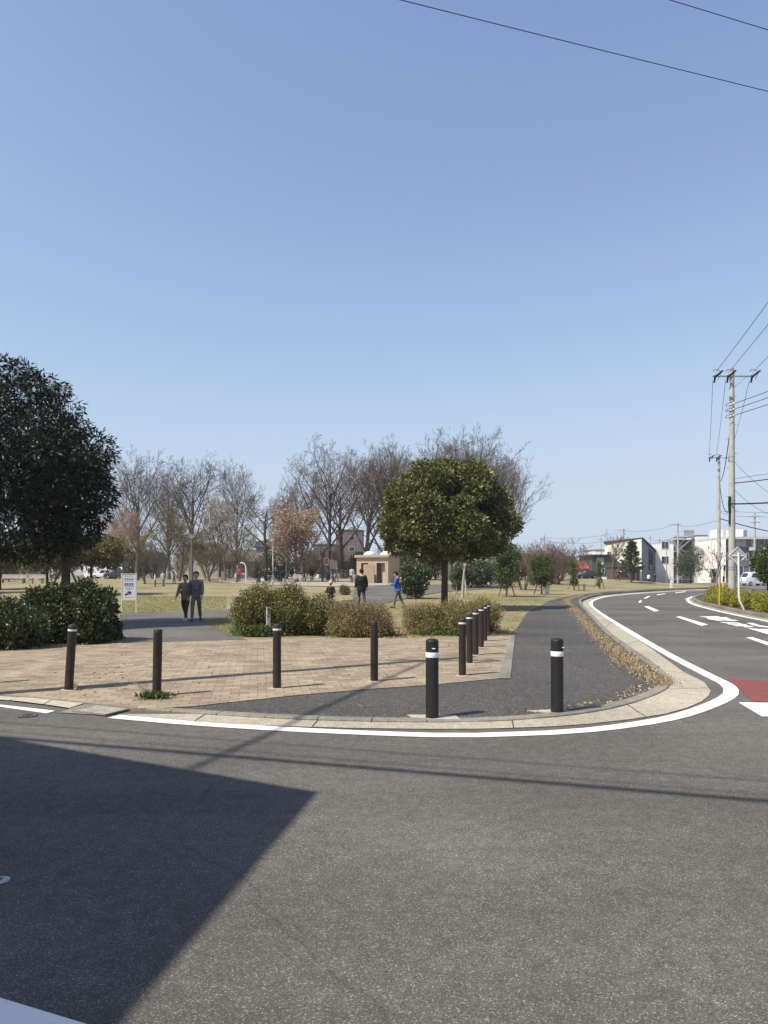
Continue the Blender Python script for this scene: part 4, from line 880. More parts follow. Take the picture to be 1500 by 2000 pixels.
# ================================================================= SIGNS AND MARKERS
def notice_board():
    p = at(252,1198); k = p.y/F
    t = thing('notice_board', 'white notice board on two posts with rows of pictograms, left of the walking couple', 'sign', p)
    ht = wz(1120, p.y)-p.z; w2 = 14.2*k
    for s_ in (-1, 1):
        mb = MB(); mb.box((s_*w2, 0, ht/2-.05), (.05,.05,ht+.1)); mb.build('post', mat('cream_metal', (0.50,0.50,0.40), .6), t, bev=.006)
    z1 = ht-.03; z0 = wz(1170, p.y)-p.z
    mb = MB(); mb.box((0,0,(z0+z1)/2), (w2*2-.06,.03,z1-z0)); b = mb.build('panel', mat('notice_white', (0.50,0.53,0.60), .45, .06, 4), t)
    mb = MB(); mb.box((0,-.005,z1+.012), (w2*2-.05,.045,.025)); mb.box((0,-.005,z0-.02), (w2*2-.05,.045,.05)); mb.build('rail', mat('cream_metal', (0.5,0.5,0.4)), t)
    Wd = w2*2-.1; Hh = z1-z0; dk = mat('sign_ink', (0.04,0.05,0.09), .6); bl = mat('sign_blue', (0.20,0.27,0.42), .6); rd = mat('sign_red', (0.42,0.07,0.06), .6); gy = mat('sign_grey', (0.25,0.27,0.30), .6)
    y0 = -.019
    def rect(nm, m, items, y=y0):
        mb = MB()
        for (cx, cz, sx, sz, a) in items: mb.box((-Wd/2+cx*Wd, y, z1-cz*Hh), (sx*Wd, .003, sz*Hh), ry=a)
        mb.build(nm, m, b)
    rect('lettering', gy, [(.2+.065*i, .07, .045, .02, 0) for i in range(10)]+[(.22+.07*i, .56, .05, .016, 0) for i in range(9)]+[(.25+.07*i, .595, .05, .016, 0) for i in range(8)]+[(.2+.05*i, .93, .04, .012, 0) for i in range(13)])
    rect('picture_row', bl, [(.5,.28,.78,.008,0),(.5,.365,.8,.01,0),(.5,.485,.8,.02,0)])
    it = []
    for i in range(4):
        c = .2+.2*i; it += [(c,.155,.035,.03,0),(c-.02,.19,.09,.02,.6),(c+.03,.21,.09,.016,-.5),(c-.05,.225,.07,.016,.2)]
        it += [(c,.37,.035,.03,0),(c,.40,.16,.022,.85),(c,.41,.16,.022,-.85),(c+.04,.45,.06,.016,.3)]
    rect('pictograms', dk, it, y0-.001)
    rect('drawing', rd, [(.52,.72,.26,.08,.35),(.6,.745,.22,.08,-.4),(.42,.75,.16,.05,-.7)], y0-.002); rect('drawing_dark', dk, [(.3,.79,.26,.045,-.45),(.25,.83,.2,.03,-.2),(.5,.81,.3,.02,-.1)], y0-.001)  # red drawing with dark ink printed below it
notice_board()
def marker_post():
    p = g(524,1242,.03); k = p.y/F; ht = wz(1183, p.y)-.03
    t = thing('marker_post', 'square white marker post with a dark top and black characters, before the large green shrub', 'marker post', p, R(24))
    a = .095
    MB().box((0,0,ht/2-.04), (a,a,ht+.02)).build('post', mat('white_marker', (0.66,0.67,0.62), .6, .2, 6), t, bev=.006)
    MB().box((0,0,ht+.012), (a*.97,a*.97,.085)).build('top', mat('marker_top', (0.03,0.045,0.04), .7), t, bev=.006)
    ink = mat('sign_ink', (0.04,0.05,0.09)); mb = MB(); y = -a/2-.0015; z = ht-.085
    def st(items, cz):
        for (x, zz, sx, sz, an) in items: mb.box((x*.062, y, cz+zz*.062), (sx*.062, .003, sz*.062), ry=an)
    st([(-.3,.1,.12,.8,0),(-.3,.25,.45,.1,0),(.2,.38,.5,.1,0),(.2,.1,.5,.1,0),(.05,0,.1,.8,0),(.38,0,.1,.8,0),(.2,-.3,.5,.1,0)], z)
    st([(0,.45,1,.1,0),(0,-.45,1,.1,0),(-.45,0,.1,.95,0),(.45,0,.1,.95,0),(0,.2,.6,.09,0),(0,-.02,.6,.09,0),(-.15,-.25,.1,.4,.4),(.15,-.25,.1,.4,-.4),(0,.1,.1,.5,0)], z-.085)
    st([(0,.4,.8,.1,0),(0,0,.1,.8,0),(0,-.4,1,.1,0),(-.25,0,.1,.4,0),(.25,0,.1,.4,0)], z-.17)
    st([(0,0,1.15,.07,0)], z-.25)
    mb.build('lettering', ink, t)
marker_post()
wm = MB()
wmat = mat('stake_white', (0.62,0.61,0.55), .7)
for px, pb, pt, wd, label, m in ((1069,1161,1136,7,'short white marker post at the left edge of the curving footpath', wmat), (1141,1155,1140,4,'short brown marker post right of the thin staked evergreen', M_STAKE), (1311,1149,1136,3.5,'short white marker post on the mound near the far kerb', wmat)):
    p = at(px, pb); k = p.y/F; ht = wz(pt, p.y)-p.z
    mb = MB(); mb.box((0,0,ht/2-.05), (wd*k,wd*k,ht+.1)); mb.box((0,0,ht+.012), (wd*k*.8,wd*k*.8,.03), taper=.5)
    o = mb.build('marker_post', m, None, bev=.008); o.location = p; props(o, label, 'marker post')
# valve cover on the road, and the survey marker
t = thing('valve_cover', 'small round iron valve cover in the road below the white edge line at the left', 'manhole cover', g(54,1398,.004))
MB().lathe([(.105, 0), (.105, .004), (.094, .005)], n=32).build('rim', mat('iron_dark', (0.05,0.048,0.045), .6), t)
mb = MB(); mb.lathe([(.088, 0), (.088, .0065), (.0, .0067)], n=32)
mb.build('lid', mat('iron_worn', (0.16,0.15,0.135), .5, .3, 30), t)
mb = MB()
for i in range(5): mb.box((0,(i-2)*.032,.0085), (.13-.02*abs(i-2),.008,.003))
mb.build('ribs', mat('iron_dark', (0.05,0.048,0.045)), t)
t = thing('survey_marker', 'small round grey survey marker in the shaded road, cut by the left edge', 'survey marker', g(0,1720,.003))
MB().lathe([(.047, 0), (.047, .004), (.001, .005)], n=32).build('disc', mat('marker_alu', (0.42,0.44,0.45), .5, .15, 40), t)
mb = MB()
for yy in (-.018, 0, .018): mb.box((-.006,yy,.0065), (.03,.006,.002))
mb.box((-.02,0,.0065), (.006,.04,.002)); mb.build('engraving', mat('iron_dark', (0.05,0.048,0.045)), t)
# bent white post with a diamond sign seen from behind
p = g(1455,1191,.12); k = p.y/F
t = thing('road_sign', 'white sign post bent at the foot, carrying a grey diamond sign seen from behind', 'sign', p)
mb = MB(); mb.tube([(0,0,-.1),(-6*k,0,9*k),(-10*k,0,17*k),(-12*k,0,30*k),(-12.5*k,0,112*k)], 1.9*k, 12); mb.build('post', mat('white_paint', (0.72,0.73,0.72), .5, .1, 4), t, smooth=True)
c = Vector((-13*k, .07, 106*k)); mb = MB(); q = .36
mb.wallpoly([(c.x-q,c.z),(c.x,c.z-q),(c.x+q,c.z),(c.x,c.z+q)], .02, .06); mb.build('sign_plate', mat('sign_back', (0.33,0.34,0.34), .6), t)
mb = MB(); 
for a, b in (((c.x-q,c.z),(c.x,c.z+q)),((c.x,c.z+q),(c.x+q,c.z)),((c.x+q,c.z),(c.x,c.z-q)),((c.x,c.z-q),(c.x-q,c.z))): mb.tube([(a[0],.055,a[1]),(b[0],.055,b[1])], .018, 4)
mb.box((c.x,.045,c.z), (.5,.03,.05)); mb.build('sign_rim', mat('white_paint', (0.72,0.73,0.72)), t)
# black and yellow guy cover
p = g(1411,1176,.1); k = p.y/F
t = thing('guy_wire_cover', 'yellow and black striped guy wire cover beside the second concrete pole', 'guy wire cover', p)
for i in range(6):
    mb = MB(); z0 = .2+i*.3; mb.tube([(.02*i,0,z0),(.02*(i+1),0,z0+.3)], .055, 8); mb.build('stripe', mat('guard_yellow', (0.62,0.40,0.03), .5) if i % 2 == 0 else M_WIRE, t, smooth=True)
o = MB(); o.tube([(0,0,-.1),(0,0,1.0)], .028, 8); o.ball((0,0,1.0),(.035,.035,.04),8,5); oo = o.build('marker_stick', mat('guard_yellow', (0.62,0.40,0.03), .5), None, smooth=True); oo.location = g(1405,1183,.1); props(oo, 'thin yellow marker stick standing in the golden hedge', 'marker stick')

# ================================================================= POLES AND WIRES
def concrete_pole(label, p, ht, r0, r1, arms=(), rz=0, group='concrete utility poles', steps=True, detail=True, bands=True):
    t = thing('utility_pole', label, 'utility pole', p, rz, group)
    MB().tube([(0,0,-.4),(0,0,ht)], [r0,r1], 20).build('shaft', M_POLE, t, smooth=True)
    MB().lathe([(r1*1.02, ht-.01),(r1*1.02, ht+.05),(r1*.5, ht+.07)], n=16).build('cap', M_STEEL, t)
    if bands:
        for z in (1.9, 2.05, 2.55, 2.62, ht*.42, ht*.43, ht*.6, ht*.62, ht*.83, ht*.92):
            if z < ht: rr = r0+(r1-r0)*z/ht; MB().lathe([(rr, z),(rr*1.05, z+.005),(rr*1.05, z+.05),(rr, z+.055)], n=20).build('steel_band', M_STEEL, t)
    if steps:
        for i in range(int((ht-3)/.9)):
            z = 2.9+i*.9; s_ = 1 if i % 2 else -1; rr = r0+(r1-r0)*z/ht
            MB().tube([(s_*rr*.9,0,z),(s_*(rr+.16),0,z),(s_*(rr+.17),0,z+.04)], .012, 5).build('step_bolt', M_STEEL, t)
    for (z, L, off, ni) in arms:
        a = MB(); a.box((off,-.12,z), (L,.075,.075)).build('crossarm', M_STEEL, t)
        MB().tube([(0,-.1,z-.75),(off+L*.33,-.12,z-.03)], .018, 5).build('arm_brace', M_STEEL, t)
        for q in ni:
            i_ = MB().lathe([(.03,z+.04),(.075,z+.09),(.05,z+.13),(.08,z+.17),(.045,z+.22),(.02,z+.26)], (q,-.12,0), 12).build('insulator', M_PORC, t, smooth=True)
            if detail:
                lp = [(q+.0,-.12,z+.2),(q-.14,-.3,z+.34),(q-.02,-.55,z+.3),(q+.1,-.75,z+.05),(q+.05,-.5,z-.28)]
                MB().tube(catmull([Vector(v) for v in lp], .08), .016, 5).build('jumper_wire', M_WIRE, t)
                MB().tube([(q+.16,-.9,z+.14),(q-.02,-.25,z-.08),(q-.03,-.15,z-.42)], [.05,.075,.05], 8).build('strain_clamp', M_WIRE, t, smooth=True)
    return t
YP = 45.0; xm = wx(1429.5, YP); HM = wz(722, YP)
concrete_pole('nearest tall concrete utility pole rising out of the golden hedge', (xm, YP, 0), HM, .222, .135, [(HM-.45, 2.55, .02, (-1.15,-.35,1.15))])
for z0 in (wz(790,YP), wz(800,YP), wz(812,YP)):
    pass
sp = bpy.data.objects['utility_pole']
for i, py in enumerate((789,800,812)):
    z = wz(py, YP); MB().tube(catmull([Vector(v) for v in ((.14,-.1,z+.08),(-.1,-.35,z+.04),(-.5,-.25,z-.08),(-.3,.0,z-.14),(-.05,-.16,z-.1))], .1), .016, 5).build('jumper_wire', M_WIRE, sp)
    MB().lathe([(.05,z-.06),(.07,z),(.05,z+.06)], (0.05,-.2,0), 10).build('rack_insulator', M_PORC, sp)
MB().tube([(-.17,-.12,wz(975,YP)),(-.21,-.14,wz(1000,YP)),(-.23,-.14,wz(1025,YP))], .05, 8).build('cable_riser', M_WIRE, sp)
MB().tube([(-.2,-.12,wz(970,YP)),(-.23,-.12,wz(985,YP)),(-.2,-.12,wz(1000,YP))], .075, 10).build('cable_joint_box', M_WIRE, sp)
Y2 = 76.0; x2 = wx(1404, Y2); H2p = wz(889, Y2)
concrete_pole('second concrete utility pole, left of and behind the nearest one', (x2, Y2, 0), H2p, .20, .12, [(H2p-.3, 2.3, -.05, (-1.05,-.3,1.0))])
x3, Y3, H3p = wx(1324,124), 124, wz(1022,124)
concrete_pole('thin far utility pole above the right end of the mound', (x3, Y3, 0.3), H3p-.3, .19, .12, [(H3p-.5, 2.2, -.5, (-1.3,-.3,.4))], detail=False, steps=False)
x4, Y4, H4p = wx(1218,140), 140, wz(1033,140)
concrete_pole('thin far utility pole behind the roof edge of the white facade', (x4, Y4, .5), H4p-.5, .17, .11, [(H4p-.7, 2.4, -.6, (-1.3,-.5,.4))], detail=False, steps=False)
x5, Y5, H5p = wx(1474,105), 105, wz(1003,105)
concrete_pole('utility pole before the grey apartment block near the right edge', (x5, Y5, 0), H5p, .2, .13, [(H5p-.5, 2.0, 0, (-.8,0,.8)), (H5p-1.3, 1.6, 0, (-.6,.6))], detail=False, steps=False)
for px, pt, Y, label in ((1063,1046,120,'leaning far utility pole above the reddish shrubs'),(1270,1046,170,'distant lattice-topped pole right of the white facade'),(1288,1050,175,'distant thin pole above the blue-grey roof'),(1174,1048,150,'distant thin pole left of the bare tree by the white facade'),(44,1082,110,'pale far pole at the left edge under the evergreen')):
    concrete_pole(label, (wx(px,Y), Y, .5), wz(pt,Y)-.5, .13, .09, [(wz(pt,Y)-1.1, 1.5, 0, (-.6,.6))] if px > 100 else [], detail=False, steps=False, bands=False)
# poles outside the frame whose wires and shadows are in the picture
PLx, PLy = -6.25, 8.75
concrete_pole('concrete utility pole just outside the left edge, whose shadow crosses the bricks', (PLx, PLy, .02), 11.9, .15, .10, [(11.0, 2.0, 0, (-.8,.8))], detail=False)
concrete_pole('concrete utility pole outside the right edge of the view', (12.3, 8.5, 0), HM, .2, .13, [(HM-.45, 2.5, 0, (-1.15,-.35,1.15))], detail=False)
concrete_pole('concrete utility pole farther outside the right edge of the view', (24, 19.2, 0), 12, .2, .13, [], detail=False)
concrete_pole('concrete utility pole behind the camera at the right', (13.0, -3.4, 0), 9.3, .17, .12, [], detail=False)
concrete_pole('concrete utility pole far outside the left edge of the view', (-27.5, 9.6, 0), 9.3, .17, .12, [], detail=False)
concrete_pole('concrete utility pole behind the house at the left', (-9.7, -3.2, 0), 10.9, .17, .12, [], detail=False)
WG = 'overhead wires'
def wire(label, a, b, r=.012, sag=.3, n=20):
    a = Vector(a); b = Vector(b); mid = (a+b)/2
    P = [a.lerp(b, i/n)-Vector((0,0,4*sag*(i/n)*(1-i/n)))-mid for i in range(n+1)]
    mb = MB(); mb.tube(P, r, 5); o = mb.build('overhead_wire', M_WIRE, None, smooth=True, fix=False); o.location = mid; return props(o, label, 'wire', WG)
armP = HM-.25
for i, (q, q2) in enumerate(((-1.15,-1.15),(-.35,-.35),(1.15,1.15))):
    nm = ('left','middle','right')[i]
    wire(nm+' wire of three rising from the crossarm of the nearest pole to the upper right', (xm+q, YP-.3, armP), (12.3+q2*1.05, 8.5, HM-.2), .014, .25)
    wire(nm+' wire of three running from the nearest pole crossarm down to the second pole', (xm+q, YP+.1, armP-.4), (x2+q*.9, Y2, H2p-.2), .014, .35)
for i, py in enumerate((789,800,812)):
    wire(('upper','middle','lower')[i]+' low-voltage wire leaving the nearest pole to the right edge', (xm+.1, YP-.2, wz(py,YP)), (25.5, 26, wz(py,YP)+1.3-.1*i), .02, .35)
wire('thin cable leaving the nearest pole to the right at mid height', (xm+.1, YP, wz(935,YP)), (25.5,26,7.6), .012, .2)
wire('twisted cable leaving the nearest pole to the right at mid height', (xm+.1, YP, wz(944,YP)), (25.5,26,7.25), .03, .25)
wire('thick black cable swinging from the joint box of the nearest pole to the right', (xm-.15, YP-.2, wz(985,YP)), (25.5,26,5.9), .045, .4)
wire('thick black cable passing behind the nearest pole low towards the right', (x2, Y2, wz(1012,Y2)), (wx(1600,70), 70, wz(1052,70)), .05, .3)
wire('cable bundle sagging between the nearest and the second pole', (xm-.15, YP, wz(850,YP)), (x2+.1, Y2, wz(940,Y2)), .03, .8)
wire('lower cable between the nearest and the second pole', (xm-.2, YP, wz(1000,YP)), (x2+.1, Y2, wz(945,Y2)), .03, .9)
wire('drop wire fanning right from the nearest pole', (xm+.1, YP, wz(900,YP)), (wx(1560,60), 60, wz(985,60)), .012, .6)
wire('second drop wire fanning right from the nearest pole', (xm+.1, YP, wz(955,YP)), (wx(1560,60), 60, wz(1000,60)), .012, .9)
wire('long wire from the second pole to the thin far pole', (x2-.3, Y2, wz(1017,Y2)), (x3-.5, Y3, H3p-.3), .018, .4)
wire('long wire from the thin far pole to the pole behind the facade', (x3-.5, Y3, H3p-.25), (x4, Y4, H4p-.4), .02, .5)
wire('long wire leaving the pole behind the facade to the left', (x4, Y4, H4p-.4), (wx(1063,120),120, wz(1050,120)), .02, .6)
wire('second long wire leaving the pole behind the facade to the left', (x4, Y4, H4p-1.6), (wx(1063,120),120, wz(1056,120)), .02, .8)
wire('lower wire between the thin far pole and the pole behind the facade', (x3, Y3, H3p-2.2), (x4, Y4, H4p-2.6), .02, .9)
wire('wire from the thin far pole down over the blue-grey roof', (x3, Y3, H3p-2.0), (wx(1270,170),170, wz(1052,170)), .02, .8)
wire('wire between the far pole at the right edge and the second pole', (x5, Y5, H5p-.3), (x2, Y2, wz(1000,Y2)), .018, .3)
wire('wire over the grey apartment block to the right edge', (x5, Y5, H5p-.3), (wx(1600,90), 90, wz(1010,90)), .018, .3)
wire('horizontal wire above the grey apartment block', (x2, Y2, wz(998,Y2)), (wx(1600,110), 110, wz(998,110)), .018, .2)
# two wires at the top of the picture, and those whose shadows cross the road
a1 = Vector((PLx, PLy, 10.95)); e1 = g(0,0)*0
def ray(px, py, Y): return Vector((wx(px,Y), Y, wz(py,Y)))
wire('long thin wire crossing the top of the sky', (PLx+.3, PLy, wz(-250, PLy)), ray(1500,172,13.2)+(ray(1500,172,13.2)-Vector((PLx+.3, PLy, wz(-250,PLy))))*.9, .0065, .06, 40)
wire('short stretch of wire in the top right corner of the sky', (PLx+.5, PLy, wz(-455,PLy)), ray(1500,55,12.9)+(ray(1500,55,12.9)-Vector((PLx+.5, PLy, wz(-455,PLy))))*.9, .0065, .03, 40)
def shadow_wire(label, pa, pb, z, r, ta=0, tb=1, **kw):
    A = g(*pa); B = g(*pb); o = Vector((SD.x/SD.z, SD.y/SD.z, 0))*z; A = A+o; B = B+o; d = B-A
    wire(label, (A+d*ta)+Vector((0,0,z)), (A+d*tb)+Vector((0,0,z)), r, **kw)
shadow_wire('thick cable behind the camera that shades the road', (0,1440), (1500,1565), 8.2, .042, -2.5, 2.2, sag=.0)
shadow_wire('thin cable behind the camera beside the thick one', (0,1411), (1500,1526), 8.8, .012, -2.5, 2.2, sag=.0)
shadow_wire('second thin cable behind the camera beside the thick one', (0,1428), (1500,1553), 8.5, .010, -2.5, 2.2, sag=.0)
o_ = Vector((SD.x/SD.z, SD.y/SD.z, 0))*10.7; A_ = g(369,1504)+o_
wire('cable from the pole at the left edge to the house behind the camera', (PLx, PLy, 10.7), (A_.x+(A_.x-PLx)*.9, A_.y+(A_.y-PLy)*.9, 10.7), .036, .0)

# house at the left whose roof corner shades the road
def shading_house():
    z = 5.6; o = Vector((SD.x/SD.z, SD.y/SD.z, 0))*z; T = g(622,1547); c = T+o; A = (g(0,1440)-T).normalized(); B = (g(240,2000)-T).normalized()
    t = thing('house', 'house outside the left edge whose flat roof corner throws the big shadow on the road', 'house', c)
    P = [Vector((0,0,0)), A*14, A*14+B*12, B*12]
    MB().prism([(p.x,p.y) for p in reversed(P)], .3, z-.3).build('roof', M_GREYW, t)
    cn = (A+B).normalized(); Q = [cn*.9, A*13.4+cn*.3, A*13+B*11, B*11.4+cn*.3]
    w_ = MB().prism([(p.x,p.y) for p in reversed(Q)], z-.3, 0).build('wall', M_GREYW, t)
    return t
shading_house()
# park lamp
def lamp(px, pyt, Y, label, r=.07):
    p = gp(px, Y); ht = wz(pyt, Y)-p.z; t = thing('park_lamp', label, 'lamp post', p)
    MB().tube([(0,0,-.1),(0,0,ht*.4),(0,0,ht-.35)], [r*1.3,r,r*.8], 10).build('pole', mat('lamp_grey', (0.13,0.14,0.15), .5, metal=.3), t, smooth=True)
    MB().lathe([(.1,ht-.36),(.24,ht-.16),(.25,ht-.10)], n=16).build('lamp_glass', mat('milky_glass', (0.55,0.56,0.55), .3), t, smooth=True)
    MB().lathe([(.33,ht-.10),(.33,ht-.06),(.18,ht),(.02,ht+.02)], n=16).build('lamp_shade', mat('lamp_grey', (0.13,0.14,0.15)), t, smooth=True)
lamp(374.5,1044,66,'park lamp with a shallow round shade behind the walking couple', .10)
lamp(1242,1058,112,'park lamp with a bowl-shaped head right of the young pine on the mound', .06)
for px, pt, Y, label in ((1302,1073,118,'thin grey lamp column before the brown wall'),(533,1066,92,'white pole left of the orange-leaved tree'),(826,1106,60,'slim green-grey post left of the round tree trunk')):
    p = gp(px, Y); ht = wz(pt, Y)-p.z; o = MB(); o.tube([(0,0,-.1),(0,0,ht)], .06 if Y > 70 else .035, 8); o.ball((0,0,ht),(.1,.1,.06),8,5)
    oo = o.build('column', M_PORC if px == 533 else M_STEEL, None, smooth=True); oo.location = p; props(oo, label, 'pole')
for px, label in ((902,'pale slim tree trunk wrapped in cloth right of the round tree trunk'),(910,'thin pale wrapped trunk next to the wider wrapped one')):
    pass
MW = mat('trunk_wrap', (0.42,0.38,0.30), .9, .2, 5)
bare_tree('wrapped_tree', 'slim tree with a pale wrapped trunk right of the round tree trunk', 'tree', gp(903,44), 301, 3.6, .10, MW, M_TWIG, None, levels=2, nchild=(5,4), ang=30, fork_h=.6, rtaper=.35)
bare_tree('wrapped_tree', 'thinner tree with a pale wrapped trunk behind the slim wrapped one', 'tree', gp(911,50), 302, 3.6, .08, MW, M_TWIG, None, levels=2, nchild=(5,4), ang=30, fork_h=.6, rtaper=.35)
# ================================================================= BUILDINGS
def window(t, x, z, w_, h_, y=0.0, glass=None, bars=1, rz=0):
    """a framed window on the front face (facing -y) of a building thing"""
    fr = MB(); th = .07
    for (cx, cz, sx, sz) in ((x, z+h_/2, w_+th, th), (x, z-h_/2, w_+th, th), (x-w_/2, z, th, h_-th), (x+w_/2, z, th, h_-th)): fr.box((cx, y-.03, cz), (sx, .1, sz))
    for i in range(bars): fr.box((x-w_/2+w_*(i+1)/(bars+1), y-.025, z), (.05,.06,h_-th))
    f = fr.build('window', M_FRAME, t); MB().box((x, y-.006, z), (w_-.05, .03, h_-.05)).build('pane', glass or M_GLASS, f); return f
def block(name, label, cat, px0, px1, pyt, Y, depth, m, base=None, roofm=None, roof=.18, over=.15, rz=0.0):
    x0, x1 = wx(px0, Y), wx(px1, Y); zb = hgt((x0+x1)/2, Y)-.2 if base is None else base; ht = wz(pyt, Y)-zb
    t = thing(name, label, cat, ((x0+x1)/2, Y, zb), rz); wd = x1-x0
    MB().box((0, depth/2, (ht-roof)/2), (wd, depth, ht-roof)).build('wall', m, t)
    if roofm: MB().box((0, depth/2, ht-roof/2), (wd+2*over, depth+2*over, roof)).build('roof', roofm, t, bev=.02)
    return t, wd, ht, zb
def gable(name, label, px0, px1, pye, pyr, Y, depth, m, rm, along=True, over=.4):
    x0, x1 = wx(px0, Y), wx(px1, Y); zb = hgt((x0+x1)/2, Y)-.2; he = wz(pye, Y)-zb; hr = wz(pyr, Y)-zb; wd = x1-x0
    t = thing(name, label, 'house', ((x0+x1)/2, Y, zb))
    MB().box((0, depth/2, he/2), (wd, depth, he)).build('wall', m, t)
    mb = MB(); a = wd/2+over
    mb.v = [Vector(v) for v in ((-a,-over,he),(a,-over,he),(a,depth+over,he),(-a,depth+over,he),(-a+(0 if along else 0),depth/2,hr),(a,depth/2,hr),(-a,-over,he-.15),(a,-over,he-.15),(a,depth+over,he-.15),(-a,depth+over,he-.15))]
    mb.f = [(0,1,5,4),(2,3,4,5),(0,4,3,9,6),(1,7,8,2,5),(6,7,1,0),(8,9,3,2),(6,9,8,7)]
    mb.build('roof', rm, t); return t, wd, he, zb
M_ROOFD = mat('dark_roof', (0.045,0.048,0.055), .6, .2, 2); M_ROOFB = mat('blue_grey_roof', (0.12,0.14,0.17), .5, .15, 1)
M_ROOFBR = mat('brown_roof', (0.10,0.08,0.065), .8, .2, 1); M_REDR = mat('red_awning', (0.48,0.07,0.07), .6, .1, 3)
M_BROWNW = mat('brown_wall', (0.12,0.075,0.06), .8, .15, 1); M_TANW = mat('tan_wall', (0.36,0.32,0.26), .85, .1, 1); M_GREENG = mat('green_grey_wall', (0.20,0.235,0.215), .85, .1, 1)
M_DARK = mat('dark_opening', (0.015,0.015,0.018), .7); M_PLUM = mat('plum_brick', (0.17,0.13,0.125), .85, .15, 1)
def siding(t, x0, x1, zs, y, m=None):
    mb = MB()
    for z in zs: mb.box(((x0+x1)/2, y-.006, z), (x1-x0, .02, .035))
    mb.build('siding_joints', m or mat('joint_grey', (0.45,0.45,0.44), .8), t)
# white modern building with slanting dark side
def modern():
    Y = 122; x0, x1 = wx(1181,Y), wx(1253,Y); zb = .3; zt = wz(1053,Y)-zb; x2 = wx(1287,138); y2 = 138-Y; z2 = wz(1086,138)-zb; dp = 9
    t = thing('modern_building', 'modern white building with a dark slanting side and roof edge behind the mound', 'building', (x1, Y, zb)); w_ = x1-x0; dx = x2-x1
    xl = wx(1181,131)-x1; mb = MB(); b = [(xl,9),(0,0),(dx,y2),(dx+xl*.9,y2+8)]; tops = [zt*.955,zt,z2,z2*.9]
    mb.v = [Vector((p[0],p[1],0)) for p in b]+[Vector((p[0],p[1],z)) for p, z in zip(b, tops)]
    mb.f = [(3,2,1,0),(4,5,6,7),(0,1,5,4),(1,2,6,5),(2,3,7,6),(3,0,4,7)]
    mb.build('wall', mat('facade_white', (0.80,0.77,0.66), .7, .05, 1), t)
    # dark panelled side, 3 cm proud of the wall
    n_ = Vector((y2,-dx,0)).normalized()*.03; sd = MB(); P = [Vector((.02,0,0)), Vector((dx,y2,0))]
    sd.v = [P[0]+n_, P[1]+n_, P[1]+n_+Vector((0,0,z2)), P[0]+n_+Vector((0,0,zt)), P[0], P[1], P[1]+Vector((0,0,z2)), P[0]+Vector((0,0,zt))]
    sd.f = [(0,1,2,3),(5,4,7,6),(0,3,7,4),(1,5,6,2),(3,2,6,7),(0,4,5,1)]
    sd.build('side_cladding', mat('slate_cladding', (0.20,0.225,0.25), .7, .1, 2), t)
    def side_panel(name, u0, u1, z0, z1f, m, d=.05):
        mb = MB(); a = Vector((dx*u0,y2*u0,0)); c = Vector((dx*u1,y2*u1,0)); nn = n_.normalized()*d
        za = lambda u: (zt+(z2-zt)*u)*z1f
        q = [a+Vector((0,0,z0)), c+Vector((0,0,z0)), c+Vector((0,0,za(u1))), a+Vector((0,0,za(u0)))]
        mb.v = [v+nn for v in q]+q; mb.f = [(0,1,2,3),(5,4,7,6),(0,3,7,4),(1,5,6,2),(3,2,6,7),(0,4,5,1)]; mb.build(name, m, t)
    side_panel('side_window', .36, .62, zt*.28, .93, M_DARK, .07)
    side_panel('window', .42, .56, zt*.30, .50, M_GLASS, .09)
    rf = MB(); o = .28
    q = [Vector((xl-.3,9-o,zt*.955+.02)), Vector((.15,-o,zt+.02)), Vector((dx+.35,y2-.1,z2+.02)), Vector((dx+xl*.9,y2+8,z2*.9+.02))]
    rf.v = q+[v+Vector((0,0,.28)) for v in q]; rf.f = [(3,2,1,0),(4,5,6,7),(0,1,5,4),(1,2,6,5),(2,3,7,6),(3,0,4,7)]
    rf.build('roof', M_ROOFD, t); fl = math.hypot(xl, 9); an = math.atan2(-9, -xl)
    def turn(o):
        o.rotation_euler = (0, 0, an)
    mb = MB()
    for k in (.16,.36,.58,.78): mb.box((-fl/2,-.006,zt*k), (fl-.04,.02,.035))
    turn(mb.build('siding_joints', mat('joint_grey', (0.45,0.45,0.44), .8), t))
    for f_, k, w2, m2, nb in ((.50,.76,.5,M_DARK,0),(.43,.76,.5,M_DARK,0),(.86,.70,1.1,M_GLASS,1)): turn(window(t, -fl*f_, zt*k, w2, .6, 0, m2, nb))
    turn(MB().box((-1.0,-.9,zt*.13), (2.2,1.6,zt*.26)).build('porch', mat('facade_white', (0.8,0.77,0.66)), t))
modern()
t, wd, ht, zb = block('garage', 'low brown garage block in front of the white facade', 'garage', 1197, 1251, 1106, 118, 3.2, M_BROWNW, roofm=M_ROOFBR)
MB().box((wd*.28, -.012, ht*.38), (wd*.3, .03, ht*.7)).build('shutter', M_DARK, t); MB().box((-wd*.2,-.2,ht*.72),(wd*.25,.4,.25)).build('canopy', M_WHITE, t)
t, wd, ht, zb = block('house', 'dark green-grey flat-roofed house with a bright window left of the white facade', 'house', 1156, 1199, 1083, 126, 8, mat('dark_green_wall', (0.075,0.085,0.075), .8, .1, 1), roofm=M_ROOFD, over=.5)
window(t, wx(1172,126)-wx(1177.5,126), wz(1096,126)-zb, 1.15, 1.15, 0, M_CURT, 1); window(t, wx(1178,126)-wx(1177.5,126), wz(1115,126)-zb, .5, .8, 0, M_GLASS, 0)
MB().box((-wd*.33,-.35,.6), (1.0,.6,1.2)).build('porch_wall', M_WHITE, t); MB().box((-wd*.05,-.3,.45),(1.6,.5,.9)).build('steps', M_WHITE, t)
t, wd, he, zb = gable('kiosk', 'small house with a bright red roof at the far left of the mound', 1135, 1161, 1110, 1096, 128, 5, M_TANW, M_REDR); t['category'] = 'kiosk'
